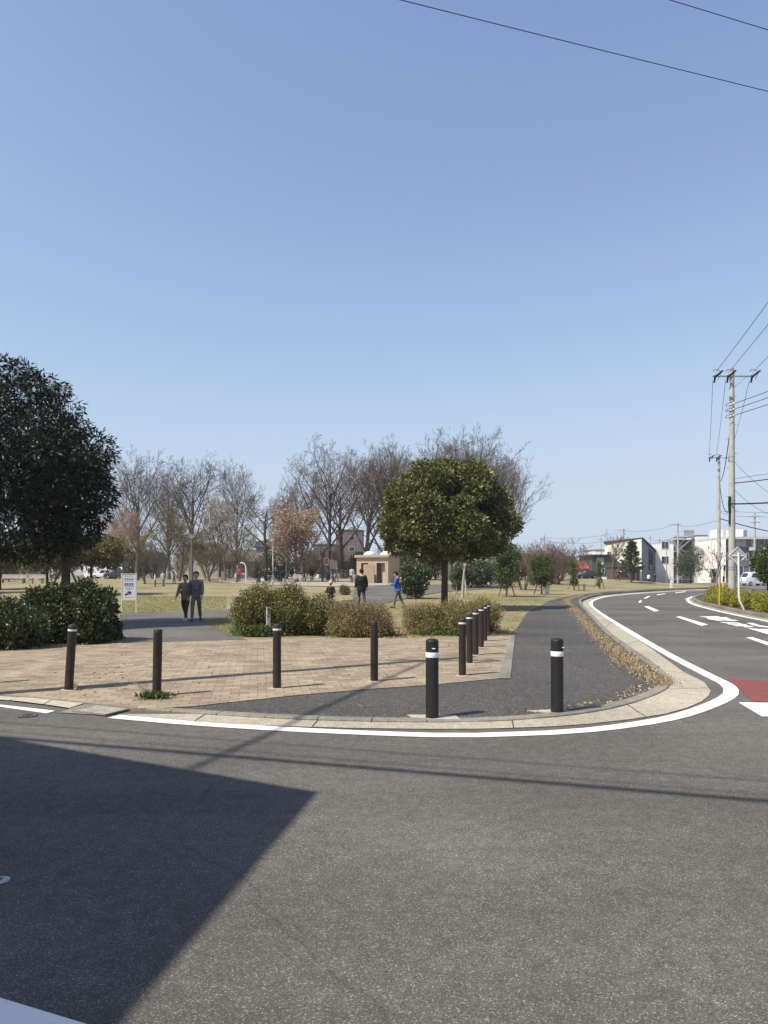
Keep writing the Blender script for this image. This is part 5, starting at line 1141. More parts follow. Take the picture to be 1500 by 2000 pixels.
MB().box((0,-.02,he*.36), (wd*.8,.06,he*.62)).build('opening_shade', M_DARK, t); MB().box((wd*.35,-.04,he*.35),(.2,.1,he*.7)).build('pillar', M_WHITE, t)  # near-black panel on the wall in place of the shade inside
t, wd, ht, zb = block('house', 'pale flat house peeping above the red-roofed kiosk', 'house', 1162, 1190, 1073, 150, 8, M_WHITE, roofm=M_GREYW); window(t, 0, ht*.75, 1.2, .9, 0)
t, wd, he, zb = gable('house', 'house with a wide blue-grey roof behind the brown wall', 1275, 1326, 1084, 1069, 152, 10, M_WHITE, M_ROOFB, over=.5)
for q in (-.35,-.1,.18,.4): window(t, wd*q, he-1.5, 1.1, 1.2, 0)
MB().box((0,-.5,he-.35), (wd+1,.12,.22)).build('gutter', M_WHITE, t)
t, wd, ht, zb = block('building', 'low brown-walled building behind the thin lamp column', 'building', 1284, 1327, 1098, 136, 6, M_BROWNW, roofm=M_ROOFBR, over=.05)
MB().box((wx(1288,136)-wx(1305.5,136),-.06,wz(1102,136)-zb), (.75,.12,.85)).build('sign_panel', mat('pink_red_sign', (0.5,0.04,0.10), .5), t)
# white building with the outside staircase
def stair_building():
    Y = 129; x0 = wx(1361,Y); x1 = wx(1380,Y); zb = 0; zt = wz(1046,Y)
    t = thing('stair_building', 'white three-storey building with grey outside staircase at its left end', 'building', (x0, Y, 0), R(-10)); w_ = (x1-x0)*1.0
    MB().box((w_/2,5,zt/2), (w_,10,zt)).build('wall', M_WHITE, t)
    MB().box((w_/2,5,zt+.06), (w_+.2,10.2,.12)).build('roof', M_GREYW, t)
    L = wx(1361,Y)-wx(1326,Y); MB().box((-L/2,6.5,zt*.47), (L,5,zt*.94)).build('stair_tower', M_GREYW, t)
    MB().box((-L-1.6,6,zt*.42), (3.2,5,zt*.84)).build('left_wing', M_WHITE, t)
    gr = mat('rail_grey', (0.27,0.28,0.29), .6); gp_ = mat('rail_panel_grey', (0.33,0.35,0.36), .6)
    for i in range(4):
        z = zt*(.98-.3*i)
        if z < .5: break
        MB().box((-L*.5,2.9,z), (L,2.2,.18)).build('landing', gr, t)
        if i < 3:
            s_ = 1 if i % 2 else -1; st = MB(); n = 9
            for k in range(n): st.box((-L*.5+s_*(k/(n-1)-.5)*L*.8, 1.6+.02*k, z-zt*.3*(k+.5)/n), (L*.11,1.0,.07))
            st.tube([(-L*.5-s_*L*.42,1.05,z),(-L*.5+s_*L*.42,1.05,z-zt*.3)], .1, 4); st.tube([(-L*.5-s_*L*.42,1.05,z+.95),(-L*.5+s_*L*.42,1.05,z-zt*.3+.95)], .045, 4)
            st.build('stair_flight', gr, t)
        rl = MB(); m = 13
        for k in range(m+1): rl.tube([(-L+L*k/m,1.75,z),(-L+L*k/m,1.75,z+1.05)], .02, 3)
        rl.tube([(-L,1.75,z+1.05),(0,1.75,z+1.05)], .04, 4); rl.build('railing', gr, t)
    MB().box((-L*.28,1.8,zt+.62), (L*.56,.06,1.15)).build('railing_panel', gp_, t)
    MB().box((-L*.3,3.9,zt*.78), (.9,.1,1.9)).build('door', M_DARK, t); MB().box((-L*.25,1.72,zt*.5),(1.2,.08,1.7)).build('green_panel', M_GREENG, t)
    for z in (zt*.82, zt*.5): window(t, -L-1.5, z, 1.2, 1.3, 3.5)
stair_building()
def grey_block():
    Y = 116; x0 = wx(1415,Y); x1 = wx(1600,Y); zt = wz(1048,Y)
    t = thing('apartment_block', 'long grey three-storey apartment block at the right edge', 'building', (x0, Y, 0)); w_ = x1-x0
    MB().box((-.015,4.75,zt/2-.15), (.05,10.4,zt-.3)).build('side_wall', mat('side_lit_white', (0.82,0.80,0.76), .8, .06, 1), t)  # side coloured white for the sunlight that falls on it
    sj = MB()
    for k in (.33,.66): sj.box((-.045,4.75,zt*k), (.02,10.3,.04))
    sj.build('siding_joints', mat('joint_grey', (0.45,0.45,0.44)), t)
    MB().box((-.06,3.2,1.25), (.05,2.6,2.1)).build('entrance', M_GLASS, t); MB().box((-.45,3.2,2.5), (.9,3.4,.14)).build('canopy', M_GREYW, t)
    MB().box((-.055,5.5,zt*.80), (.06,.35,.5)).build('vent', M_GREYW, t)
    MB().box((w_/2,4.9,zt/2-.2), (w_,9.8,zt-.4)).build('wall', mat('unlit_charcoal', (0.15,0.15,0.155), .85, .1, .6), t)  # unlit look of the front put into its dark grey
    MB().box((w_/2+.35,4.55,zt-.25), (w_+.8,11.0,.4)).build('roof', mat('pale_eave', (0.5,0.5,0.49), .8), t)
    M_W = mat('white_curtain', (0.55,0.56,0.57), .5, .25, 1.5)
    z = wz(1060,Y)
    for i, px in enumerate((1422,1442,1452,1462,1472,1487,1499,1515,1535,1555)): window(t, wx(px,Y)-x0, z, .8 if i else 1.1, 1.15, 0, M_W if i in (1,2,4,7) else M_GLASS, 1)
    for i, px in enumerate((1424,1447,1462,1467,1485,1503,1525,1550)): window(t, wx(px,Y)-x0, wz(1087,Y), .8, 1.1, 0, M_GLASS if i % 3 else M_W, 1)
    for px in (1437,1478,1520,1560): window(t, wx(px,Y)-x0, wz(1115,Y), 2.4, 1.6, 0, M_GLASS, 3)
    for px in (1466,1490,1530): 
        b = MB(); b.box((wx(px,Y)-x0,-.45,wz(1100,Y)), (.75,.35,.55)); b.build('air_conditioner', mat('ac_white', (0.6,0.6,0.58), .5), t)
        b = MB(); b.box((wx(px,Y)-x0,-.3,wz(1072,Y)), (.75,.35,.55)); b.build('air_conditioner', mat('ac_white', (0.6,0.6,0.58)), t)
    b = MB(); b.box((w_/2,-.05,wz(1105,Y)), (w_,.1,.12)); b.build('string_course', M_GREYW, t)
    for a, b_, top in ((1416,1427,1032),(1450,1467,1032)):
        MB().box(((wx(a,Y)+wx(b_,Y))/2-x0,4,zt+(wz(top,Y)-zt)/2), (wx(b_,Y)-wx(a,Y),3,wz(top,Y)-zt)).build('rooftop_box', M_WHITE, t)
    MB().box(((wx(1467,Y)+wx(1481,Y))/2-x0,5,zt+.6), (1.1,3,1.3)).build('rooftop_box', M_GREYW, t)
grey_block()
# low walls and fences on the right
def fence(name, label, px0, px1, pyt, Y0, Y1, post=1.8, m=None, rails=3, base=0):
    a = Vector((wx(px0,Y0),Y0,base)); b = Vector((wx(px1,Y1),Y1,base)); ht = wz(pyt,Y0)-base; d = b-a; L = d.length; t = thing(name, label, 'fence', a, math.atan2(d.y,d.x))
    n = max(2, int(L/post)); m = m or M_STEEL
    for i in range(n+1): MB().box((L*i/n,0,ht/2),(.06,.06,ht)).build('post', m, t)
    r = MB()
    for k in range(rails): r.box((L/2,0,ht*(.25+.7*k/max(1,rails-1))),(L,.035,.04))
    for i in range(int(L/.14)): r.box((i*.14,0,ht*.6),(.014,.014,ht*.7))
    r.build('railing', m, t)
fence('park_fence', 'low grey railing in front of the apartment block', 1420, 1475, 1128, 95, 95, m=M_STEEL)
fence('park_fence', 'dark railing beside the bush at the right edge', 1470, 1545, 1150, 42, 40, .9, mat('rail_dark', (0.06,0.06,0.06), .6))
fence('park_fence', 'low railing at the far end of the mound', 1287, 1400, 1126, 128, 126)
t, wd, ht, zb = block('garden_wall', 'low pale concrete wall across the road end, left of the apartment block', 'wall', 1352, 1470, 1136, 108, .25, M_TANW, base=0)
# vans and cars
def vehicle(label, cat, p, rz, L, W_, Hh, kind, m, group=None):
    t = thing('parked_'+cat.replace(' ', '_'), label, cat, p, rz, group)
    if kind == 'van': prof = [(-L/2,.3),(-L/2,Hh*.55),(-L/2+.12,Hh*.62),(-L/2+.5,Hh*.96),(-L/2+.8,Hh),(L/2-.15,Hh),(L/2,Hh*.9),(L/2,.3)]
    else: prof = [(-L/2,.3),(-L/2,Hh*.5),(-L/2+.25,Hh*.58),(-L/2+1.0,Hh*.64),(-L/2+1.6,Hh*.98),(-L/2+2.0,Hh),(L/2-1.0,Hh),(L/2-.35,Hh*.68),(L/2,Hh*.62),(L/2,.3)]
    MB().wallpoly(prof, W_, -W_/2).build('body', m, t, bev=.06, smooth=True)
    z0, z1 = Hh*.62, Hh*.93
    for s_ in (-1, 1):
        y = s_*(W_/2+.004)
        for (a, b) in (((-L/2+.75, -.05), (.05, .95), (1.02, L/2-.35)) if kind == 'van' else ((-.45,.35),(.42,1.1))):
            if b > a+.1: mb = MB(); mb.wallpoly([(a,z0),(b,z0),(b,z1),(a+(.22 if a < 0 else 0),z1)], .012, y-.006); mb.build('side_window', M_GLASS, t)
    mb = MB(); xs = (-L/2+.14, -L/2+.48) if kind == 'van' else (-L/2+1.02, -L/2+1.55)
    zz = (Hh*.63, Hh*.93) if kind == 'van' else (Hh*.66, Hh*.95); o = .012
    mb.v = [Vector((xs[0]-o,-W_*.43,zz[0]+o)),Vector((xs[0]-o,W_*.43,zz[0]+o)),Vector((xs[1]-o,W_*.4,zz[1]+o)),Vector((xs[1]-o,-W_*.4,zz[1]+o))]
    mb.v += [v+Vector((.02,0,-.02)) for v in mb.v]; mb.f = [(0,1,2,3),(7,6,5,4),(0,4,5,1),(1,5,6,2),(2,6,7,3),(3,7,4,0)]; mb.build('windscreen', M_GLASS, t)
    for sx in (-1, 1):
        for sy in (-1, 1):
            wc = MB(); wc.tube([(sx*L*.31, sy*(W_/2-.16), .3),(sx*L*.31, sy*(W_/2+.01), .3)], .3, 18); w_ = wc.build('wheel', M_WIRE, t, smooth=True)
            MB().tube([(sx*L*.31, sy*(W_/2), .3),(sx*L*.31, sy*(W_/2+.02), .3)], .17, 14).build('rim', M_STEEL, w_)
    for sy in (-1, 1):
        MB().box((-L/2-.005, sy*W_*.36, Hh*.42), (.04,.24,.16)).build('headlight', M_PORC, t)
        MB().box((L/2+.005, sy*W_*.4, Hh*.45), (.04,.14,.3)).build('tail_light', M_REDR, t)
    MB().box((-L/2-.02,0,.36), (.1,W_*.96,.16)).build('bumper', mat('bumper_grey', (0.2,0.2,0.2), .6), t)
    return t
CW = mat('car_white', (0.72,0.73,0.74), .3, spec=.5); CD = mat('car_dark', (0.03,0.03,0.045), .25, spec=.6); CS = mat('car_silver', (0.35,0.37,0.38), .3, metal=.5)
vehicle('small white van parked before the apartment block, beside the bush', 'van', (wx(1473,100),100,0.02), R(8), 3.4, 1.5, 1.9, 'van', CW)
vehicle('dark car parked under the red roof', 'car', gp(1147,121), R(0), 3.6, 1.6, 1.4, 'car', CD)
vehicle('white car left of the dark car, seen above the clipped hedge', 'car', gp(203,112), R(4), 3.8, 1.6, 1.45, 'car', CW, 'cars parked at the far left')
vehicle('silver and white van behind the dark car, seen above the clipped hedge', 'van', gp(222,116), R(2), 3.5, 1.6, 1.85, 'van', CW, 'cars parked at the far left')
vehicle('dark car just left of the notice board, seen above the clipped hedge', 'car', gp(228,109), R(3), 3.5, 1.6, 1.45, 'car', CD, 'cars parked at the far left')
# buildings behind the park on the left
def simple_house(label, px0, px1, pye, pyr, Y, m, rm, wins, depth=8):
    t, wd, he, zb = gable('house', label, px0, px1, pye, pyr, Y, depth, m, rm)
    for (fx, pz_, w_, h_) in wins: window(t, wd*fx, wz(pz_, Y)-zb, w_, h_, 0)
    return t
simple_house('dim grey house at the far left edge behind the benches', -30, 62, 1088, 1070, 140, M_GREYW, M_ROOFD, [(-.1,1105,2,1.2),(.3,1105,1.4,1.2)])
t, wd, ht, zb = block('shed', 'small white-walled shed left of the parked cars', 'shed', 164, 206, 1098, 132, 6, M_WHITE, roofm=M_GREYW); window(t, -wd*.2, ht*.5, 1, .9, 0); MB().box((wd*.25,-.02,ht*.38),(.95,.05,ht*.72)).build('door', M_GREYW, t)
simple_house('grey house with dark openings behind the parked cars', 206, 300, 1092, 1076, 138, M_GREYW, M_ROOFD, [(-.3,1108,2.2,1.4),(.1,1108,2.2,1.4),(.38,1108,1.2,1.4)])
simple_house('brown-roofed house behind the walking couple', 345, 432, 1082, 1060, 140, M_TANW, M_ROOFBR, [(-.3,1095,1.5,1.2),(.05,1095,1.5,1.2),(.3,1095,1.2,1.2)])
simple_house('long low brown-roofed house behind the person in red', 428, 512, 1096, 1072, 136, M_BROWNW, M_ROOFBR, [(-.3,1108,1.6,1.1),(.2,1108,1.6,1.1)])
simple_house('grey house with a small bright window left of the white pole', 500, 545, 1068, 1054, 138, M_GREYW, M_ROOFD, [(-.1,1085,1.2,1.2),(.3,1085,.9,1.2),(.1,1104,1.6,1.4)])
t, wd, ht, zb = block('building', 'white single-storey building behind the orange-leaved tree', 'building', 548, 622, 1100, 130, 7, M_WHITE, roofm=M_GREYW)
for q in (-.3,0,.3): window(t, wd*q, ht*.5, 1.4, 1.2, 0)
t, wd, ht, zb = block('building', 'green-grey building behind the play tower', 'building', 612, 668, 1062, 134, 9, M_GREENG, roofm=M_GREYW)
siding(t, -wd/2+.1, wd/2-.1, [ht*k for k in (.2,.35,.5,.65,.8)], 0)
for q in (-.25,.1,.35): window(t, wd*q, ht*.3, 1.3, 1.2, 0)
t, wd, ht, zb = block('building', 'taller plum-coloured block behind the toilet block', 'building', 656, 708, 1034, 150, 10, M_PLUM, roofm=M_GREYW)
for q in (-.3,.1):
    for k in (.35,.6,.82): window(t, wd*q, ht*k, 1.1, .9, 0, M_GLASS, 0)
t, wd, ht, zb = block('building', 'pale building far behind the round tree trunk', 'building', 760, 870, 1085, 150, 9, M_WHITE, roofm=M_GREYW)
for q in (-.35,-.1,.15,.4): window(t, wd*q, ht*.6, 1.5, 1.1, 0)
simple_house('low grey house far behind the small evergreens', 900, 990, 1094, 1078, 150, M_GREYW, M_ROOFB, [(-.3,1105,1.6,1.1),(.2,1105,1.6,1.1)])
simple_house('low tan house far behind the reddish shrubs', 1040, 1128, 1100, 1086, 160, M_TANW, M_ROOFD, [(-.3,1110,1.6,1.1),(.2,1110,1.6,1.1)])
simple_house('grey house past the left edge of the view', -160, -50, 1090, 1070, 140, M_TANW, M_ROOFD, [(-.2,1106,1.6,1.1),(.2,1106,1.6,1.1)])
t, wd, ht, zb = block('garden_wall', 'low grey wall across the far side behind the person in red', 'wall', 425, 545, 1114, 122, .25, M_GREYW)
# far rows of roofs closing the horizon
for i, (px0, px1, pe, pr) in enumerate(((-300,-200,1100,1088),(1330,1400,1098,1086),(1560,1700,1090,1076),(1720,1860,1096,1080),(1090,1180,1104,1094))):
    simple_house(('house far outside the left edge of the view','far house behind the dark round evergreen','house outside the right edge of the view','house farther outside the right edge of the view','far low house between the tan house and the kiosk')[i], px0, px1, pe, pr, 190, M_GREYW, M_ROOFB, [(-.2,1110,2,1.4),(.25,1110,2,1.4)])
# toilet block
def toilets():
    Y = 73; p = gp(727, Y); zt = wz(1089, Y)-p.z; x0, x1 = wx(694,Y)-p.x, wx(760,Y)-p.x; w_ = x1-x0; dp = 3.6
    t = thing('toilet_block', 'tan tiled public toilet block with two white domes on its flat roof', 'toilet block', p, R(-20))
    tile = mat('tan_tile', (0.46,0.35,0.235), .8, .12, 4); dk = mat('tan_tile_shaded', (0.33,0.24,0.175), .8, .12, 4)  # second tile is a darker copy with shade in its colour, also for joints
    pt = x0+.62; o1, o2, o3, o4 = x0+.5, x0+1.25, x0+w_*.635, x0+w_*.90
    oh = zt-.55
    mb = MB()
    for a, b in ((x0,o1),(o2,o3),(o4,x1)): mb.box(((a+b)/2,.1,zt/2-.1),(b-a,.2,zt+.2))
    for a, b in ((o1,o2),(o3,o4)): mb.box(((a+b)/2,.1,(oh+zt)/2),(b-a,.2,zt-oh))
    mb.box((x0+.1,dp/2+.1,zt/2-.1),(.2,dp-.2,zt+.2)); mb.box((x1-.1,dp/2+.1,zt/2-.1),(.2,dp-.2,zt+.2)); mb.box((0+(x0+x1)/2,dp-.1+.11,zt/2-.1),(w_-.4,.2,zt+.2)); mb.box(((x0+x1)/2,1.9,zt/2-.1),(w_-.4,.1,zt+.18))
    mb.build('wall', tile, t)
    MB().box(((x0+x1)/2,dp/2,zt+.13),(w_+.3,dp+.5,.26)).build('roof', mat('roof_slab_tan', (0.36,0.29,0.21), .8, .1, 2), t, bev=.03)
    for px in (714, 749):
        x = wx(px,Y)-p.x; MB().lathe([(.62,zt+.26),(.62,zt+.34),(.56,zt+.46),(.42,zt+.58),(.22,zt+.66),(.01,zt+.68)], (x,1.0,0), 24).build('skylight_dome', mat('dome_white', (0.68,0.66,0.60), .5), t, smooth=True)
    xs = wx(717,Y)-p.x; h1 = wz(1102,Y)-p.z
    MB().wallpoly([(xs-.12,-.1),(xs+1.0,-.1),(xs+1.0,h1*.95),(xs-.12,h1)], .12, -.75).build('screen_wall', dk, t)
    MB().box((xs-.12,-.35,h1/2-.05),(.12,.7,h1-.02)).build('screen_wall', tile, t)
    MB().box(((o3+o4)/2+.12,.6,oh/2),(.5,.06,oh-.1)).build('door', mat('door_pale', (0.42,0.42,0.38), .6), t)
    MB().box((o1+.36,.9,oh/2),(.7,.06,oh-.1)).build('door', mat('door_dim', (0.2,0.16,0.13), .6), t)
    ln_ = MB()
    for i in range(12): z = .25*i+.1; 
    for i in range(11): ln_.box(((o4+x1)/2,-.006,.15+.24*i),(x1-o4-.02,.012,.018)); ln_.box(((x0+o1)/2,-.006,.15+.24*i),(o1-x0-.02,.012,.018))
    ln_.build('tile_joints', dk, t)
toilets()
# play tower with slide
def play_tower():
    Y = 80; p = gp(612, Y); k = Y/F; t = thing('play_tower', 'wooden play tower with a pitched roof and a slide, left of the toilet block', 'play equipment', p)
    wood = mat('play_wood', (0.16,0.095,0.065), .8, .3, 4); pan = mat('play_panel', (0.42,0.36,0.24), .7, .1, 4); dk = mat('play_green', (0.07,0.09,0.08), .7)
    X = lambda px: wx(px,Y)-p.x; Zt = wz(1068,Y)-p.z; Zd = wz(1106,Y)-p.z
    for px, y in ((629,0),(650,0),(629,1.3),(650,1.3)): MB().box((X(px),y,(wz(1078,Y)-p.z)/2-.05),(.14,.14,wz(1078,Y)-p.z)).build('post', wood, t)
    a = X(627); b = X(653); mb = MB(); z0 = wz(1083,Y)-p.z; mx = (a+b)/2
    for s_ in (a, b): 
        mb.v; 
    mb.wallpoly([(a-.15,z0-.08),(mx,Zt-.08),(b+.15,z0-.08),(b+.15,z0+.02),(mx,Zt+.04),(a-.15,z0+.02)], 1.6, -.15); mb.build('roof', wood, t)
    MB().box((mx,.65,Zd),(b-a,1.4,.12)).build('deck', wood, t)
    pp_ = MB(); 
    pp_.box((X(633),-.08,Zd+.55),(.10,.06,.75)); pp_.box((X(642),-.08,Zd+.55),(.10,.06,.75)); pp_.box((X(637.5),-.08,Zd+.93),(.45,.06,.12)); pp_.box((X(637.5),-.08,Zd+.18),(.5,.06,.2)); pp_.build('arched_panel', pan, t)
    pq = MB(); 
    for i in range(5): pq.box((X(645)+.18*i,-.05-.01*i,Zd+.25-.03*i),(.13,.05,1.0))
    pq.build('slat_panel', pan, t)
    sl = MB(); P0 = Vector((X(630),-.1,Zd+.1)); P1 = Vector((X(612),-.1,.35)); P2 = Vector((X(606),-.1,.3))
    for s_ in (-.25,.25): sl.tube([P0+Vector((0,s_,.2)),P1+Vector((0,s_,.2)),P2+Vector((0,s_,.15))], .05, 6)
    b0 = len(sl.v); 
    for q in (P0,P1,P2): sl.v += [q+Vector((0,-.27,0)), q+Vector((0,.27,0)), q+Vector((0,.27,-.05)), q+Vector((0,-.27,-.05))]
    for i in range(2):
        for e in range(4): sl.f.append((b0+i*4+e, b0+i*4+(e+1)%4, b0+(i+1)*4+(e+1)%4, b0+(i+1)*4+e))
    sl.build('slide', mat('slide_red_brown', (0.34,0.17,0.13), .5, .15, 3), t)
    ld = MB()
    for s_ in (0,.4): ld.tube([(X(656)+.3+0,s_,-.05),(X(652),s_,Zd)], .04, 6)
    for i in range(5): f = (i+1)/6; ld.tube([(X(656)+.3+(X(652)-X(656)-.3)*f,0,Zd*f),(X(656)+.3+(X(652)-X(656)-.3)*f,.4,Zd*f)], .025, 5)
    ld.build('ladder', wood, t); MB().box((X(637),-.02,Zd*.5),(.05,.05,Zd)).build('fireman_pole', dk, t)
play_tower()
# benches, arch, picnic things
def bench(px, Y, label, L=1.9, m=None, rz=0, slats=True):
    t = thing('park_bench', label, 'bench', gp(px, Y), rz, 'park benches'); m = m or mat('bench_pale', (0.5,0.44,0.36), .7, .15, 4)
    MB().box((0,0,.43),(L,.42,.05)).build('seat', m, t, bev=.008)
    mb = MB(); [mb.box((0,.24,.58+.13*i),(L,.035,.10)) for i in range(3)]; mb.build('backrest', m, t)
    for s_ in (-1,1):
        MB().box((s_*(L/2-.15),0,.2),(.07,.40,.42)).build('leg', mat('bench_leg', (0.25,0.23,0.2), .7), t)
        MB().box((s_*(L/2-.15),.27,.6),(.05,.04,.75)).build('back_support', mat('bench_leg', (0.25,0.23,0.2)), t)
    return t
bench(26,76,'long pale bench at the far left, left of the umbrella', 2.6); bench(75,77,'pale bench behind the stone stools, right of the umbrella', 2.2); bench(585,78,'pale bench among the picnic group under the orange tree', 1.5)
for i, (px, nm) in enumerate(((42,'leftmost of the short stone stools near the benches'),(61,'second of the short stone stools near the benches'),(79,'third of the short stone stools near the benches'),(98,'rightmost of the short stone stools near the benches'),(431,'short stone stool left of the person in red'))):
    Y = 72 if px < 200 else 80; t = thing('stone_stool', nm, 'stool', gp(px, Y), 0, 'short stone stools')
    MB().box((0,0,.22),(.32,.32,.5)).build('pedestal', mat('stool_stone', (0.42,0.34,0.28), .85, .15, 5), t, bev=.03); MB().box((0,0,.5),(.42,.42,.08)).build('top', mat('stool_stone', (0.42,0.34,0.28)), t, bev=.02)
ta = thing('white_arch', 'white arched rail behind the person in red', 'arch', gp(472,82))
mb = MB(); mb.tube(catmull([Vector(v) for v in ((-.5,0,-.1),(-.5,0,1.4),(-.4,0,1.9),(-.15,0,2.15),(.15,0,2.15),(.4,0,1.9),(.5,0,1.4),(.5,0,-.1))], .15), .07, 8); mb.build('tube', M_PORC, ta, smooth=True); mb = MB(); mb.tube([(-.5,0,.9),(.5,0,.9)], .03, 6); mb.build('rung', M_PORC, ta)
# tall net poles of the playground
for px, pt, nm in ((560,1118,'left'),(616,1095,'right')):
    pass
fence('net_fence', 'low green net fence behind the play tower', 640, 694, 1112, 92, 92, 1.6, mat('net_green', (0.12,0.16,0.14), .7), base=hgt(wx(665,92),92))
fence('park_fence', 'pale low fence behind the benches at the far left', 0, 160, 1110, 100, 100, 2.2, M_STEEL, base=hgt(wx(80,100),100))
def picnic():
    t = thing('picnic_table', 'white topped folding table among the picnic group', 'table', gp(533,80))
    MB().box((0,0,.7),(1.2,.7,.04)).build('tabletop', M_PORC, t)
    for sx in (-.5,.5):
        for sy in (-.28,.28): MB().box((sx,sy,.34),(.03,.03,.7)).build('leg', M_STEEL, t)
    for px, Y, c, nm in ((513,81,(0.55,0.55,0.52),'white cloth bag beside the picnic group'),(505,79,(0.08,0.1,0.07),'dark bag at the left of the picnic group'),(571,79,(0.45,0.38,0.45),'pale lilac bag on the ground by the crouching person')):
        m_ = mat('bag_%d' % px, c, .8); tt = thing('bag', nm, 'bag', gp(px, Y)); MB().box((0,0,.2),(.5,.3,.4),taper=.8).build('pouch', m_, tt, bev=.06); MB().tube(catmull([Vector(v) for v in ((-.12,0,.38),(-.08,0,.55),(.08,0,.55),(.12,0,.38))], .05), .015, 5).build('handle', m_, tt)
    # pushchair
    t = thing('pushchair', 'dark pushchair beside the person with black hair in the picnic group', 'pushchair', gp(553,79), R(20))
    MB().box((0,0,.55),(.42,.5,.12),rx=.2).build('seat', M_WIRE, t, bev=.03); MB().box((0,.24,.82),(.42,.1,.55),rx=-.3).build('backrest', M_WIRE, t, bev=.03)
    mb = MB(); mb.lathe([(.26,1.0),(.24,1.12),(.14,1.22),(.01,1.25)], (0,.12,0), 12); mb.build('hood', M_WIRE, t)
    fr = MB(); [fr.tube([(s_*.22,-.35,.14),(s_*.22,.1,.6),(s_*.22,.42,1.02)], .016, 6) for s_ in (-1,1)]; [fr.tube([(s_*.22,.3,.14),(s_*.22,0,.5)], .016, 6) for s_ in (-1,1)]; fr.tube([(-.22,.42,1.02),(.22,.42,1.02)], .02, 6); fr.build('frame', M_STEEL, t)
    for sx in (-.22,.22):
        for sy in (-.35,.3): MB().tube([(sx-.02,sy,.14),(sx+.02,sy,.14)], .14, 14).build('wheel', M_WIRE, t)
picnic()
# ================================================================= PEOPLE
def skin_mesh(name, V, E, Rr, m, parent=None, extra=None, level=1):
    me = bpy.data.meshes.new(name); me.from_pydata([tuple(v) for v in V], E, [])
    o = bpy.data.objects.new(name, me); COL.objects.link(o); md = o.modifiers.new('skin', 'SKIN')
    sv = me.skin_vertices[0].data
    for i, r in enumerate(Rr): sv[i].radius = (r, r) if not hasattr(r, '__len__') else r; sv[i].use_root = (i == 0)
    sb = o.modifiers.new('sub', 'SUBSURF'); sb.levels = level; sb.render_levels = level
    dg = bpy.context.evaluated_depsgraph_get(); dg.update(); nm = bpy.data.meshes.new_from_object(o.evaluated_get(dg)); nm.name = name
    o.modifiers.clear(); o.data = nm; bpy.data.meshes.remove(me)
    if extra and extra.v:
        bm = bmesh.new(); bm.from_mesh(nm); vs = [bm.verts.new(v) for v in extra.v]
        for f in extra.f:
            try: bm.faces.new([vs[i] for i in f])
            except ValueError: pass
        bmesh.ops.recalc_face_normals(bm, faces=bm.faces); bm.to_mesh(nm); bm.free()
    nm.polygons.foreach_set('use_smooth', [True]*len(nm.polygons)); nm.materials.clear(); nm.materials.append(m)
    if parent: o.parent = parent
    return o
WALK = dict(legs=[(22,8),(-20,14)], arms=[(-18,8,15),(20,8,22)]); STAND = dict(legs=[(2,2),(-2,3)], arms=[(3,9,12),(5,9,14)])
PHONE = dict(legs=[(13,3),(-13,14)], arms=[(16,6,78),(20,4,82)], lean=3, head=30); SIT = dict(legs=[(85,85),(80,80)], arms=[(35,8,50),(40,8,45)], lean=8, sit=.42)
CROUCH = dict(legs=[(105,135),(95,130)], arms=[(60,10,30),(55,8,40)], lean=38, head=20, sit=.2); BEND = dict(legs=[(12,4),(-10,4)], arms=[(75,8,20),(80,8,10)], lean=68, head=15)
REACH = dict(legs=[(6,3),(-6,4)], arms=[(45,10,60),(50,10,50)], lean=5, head=15)
CLM = {}
def cloth(c):
    k = tuple(round(x, 3) for x in c)
    if k not in CLM: CLM[k] = mat('cloth_%d' % len(CLM), c, .85, .2, 12)
    return CLM[k]
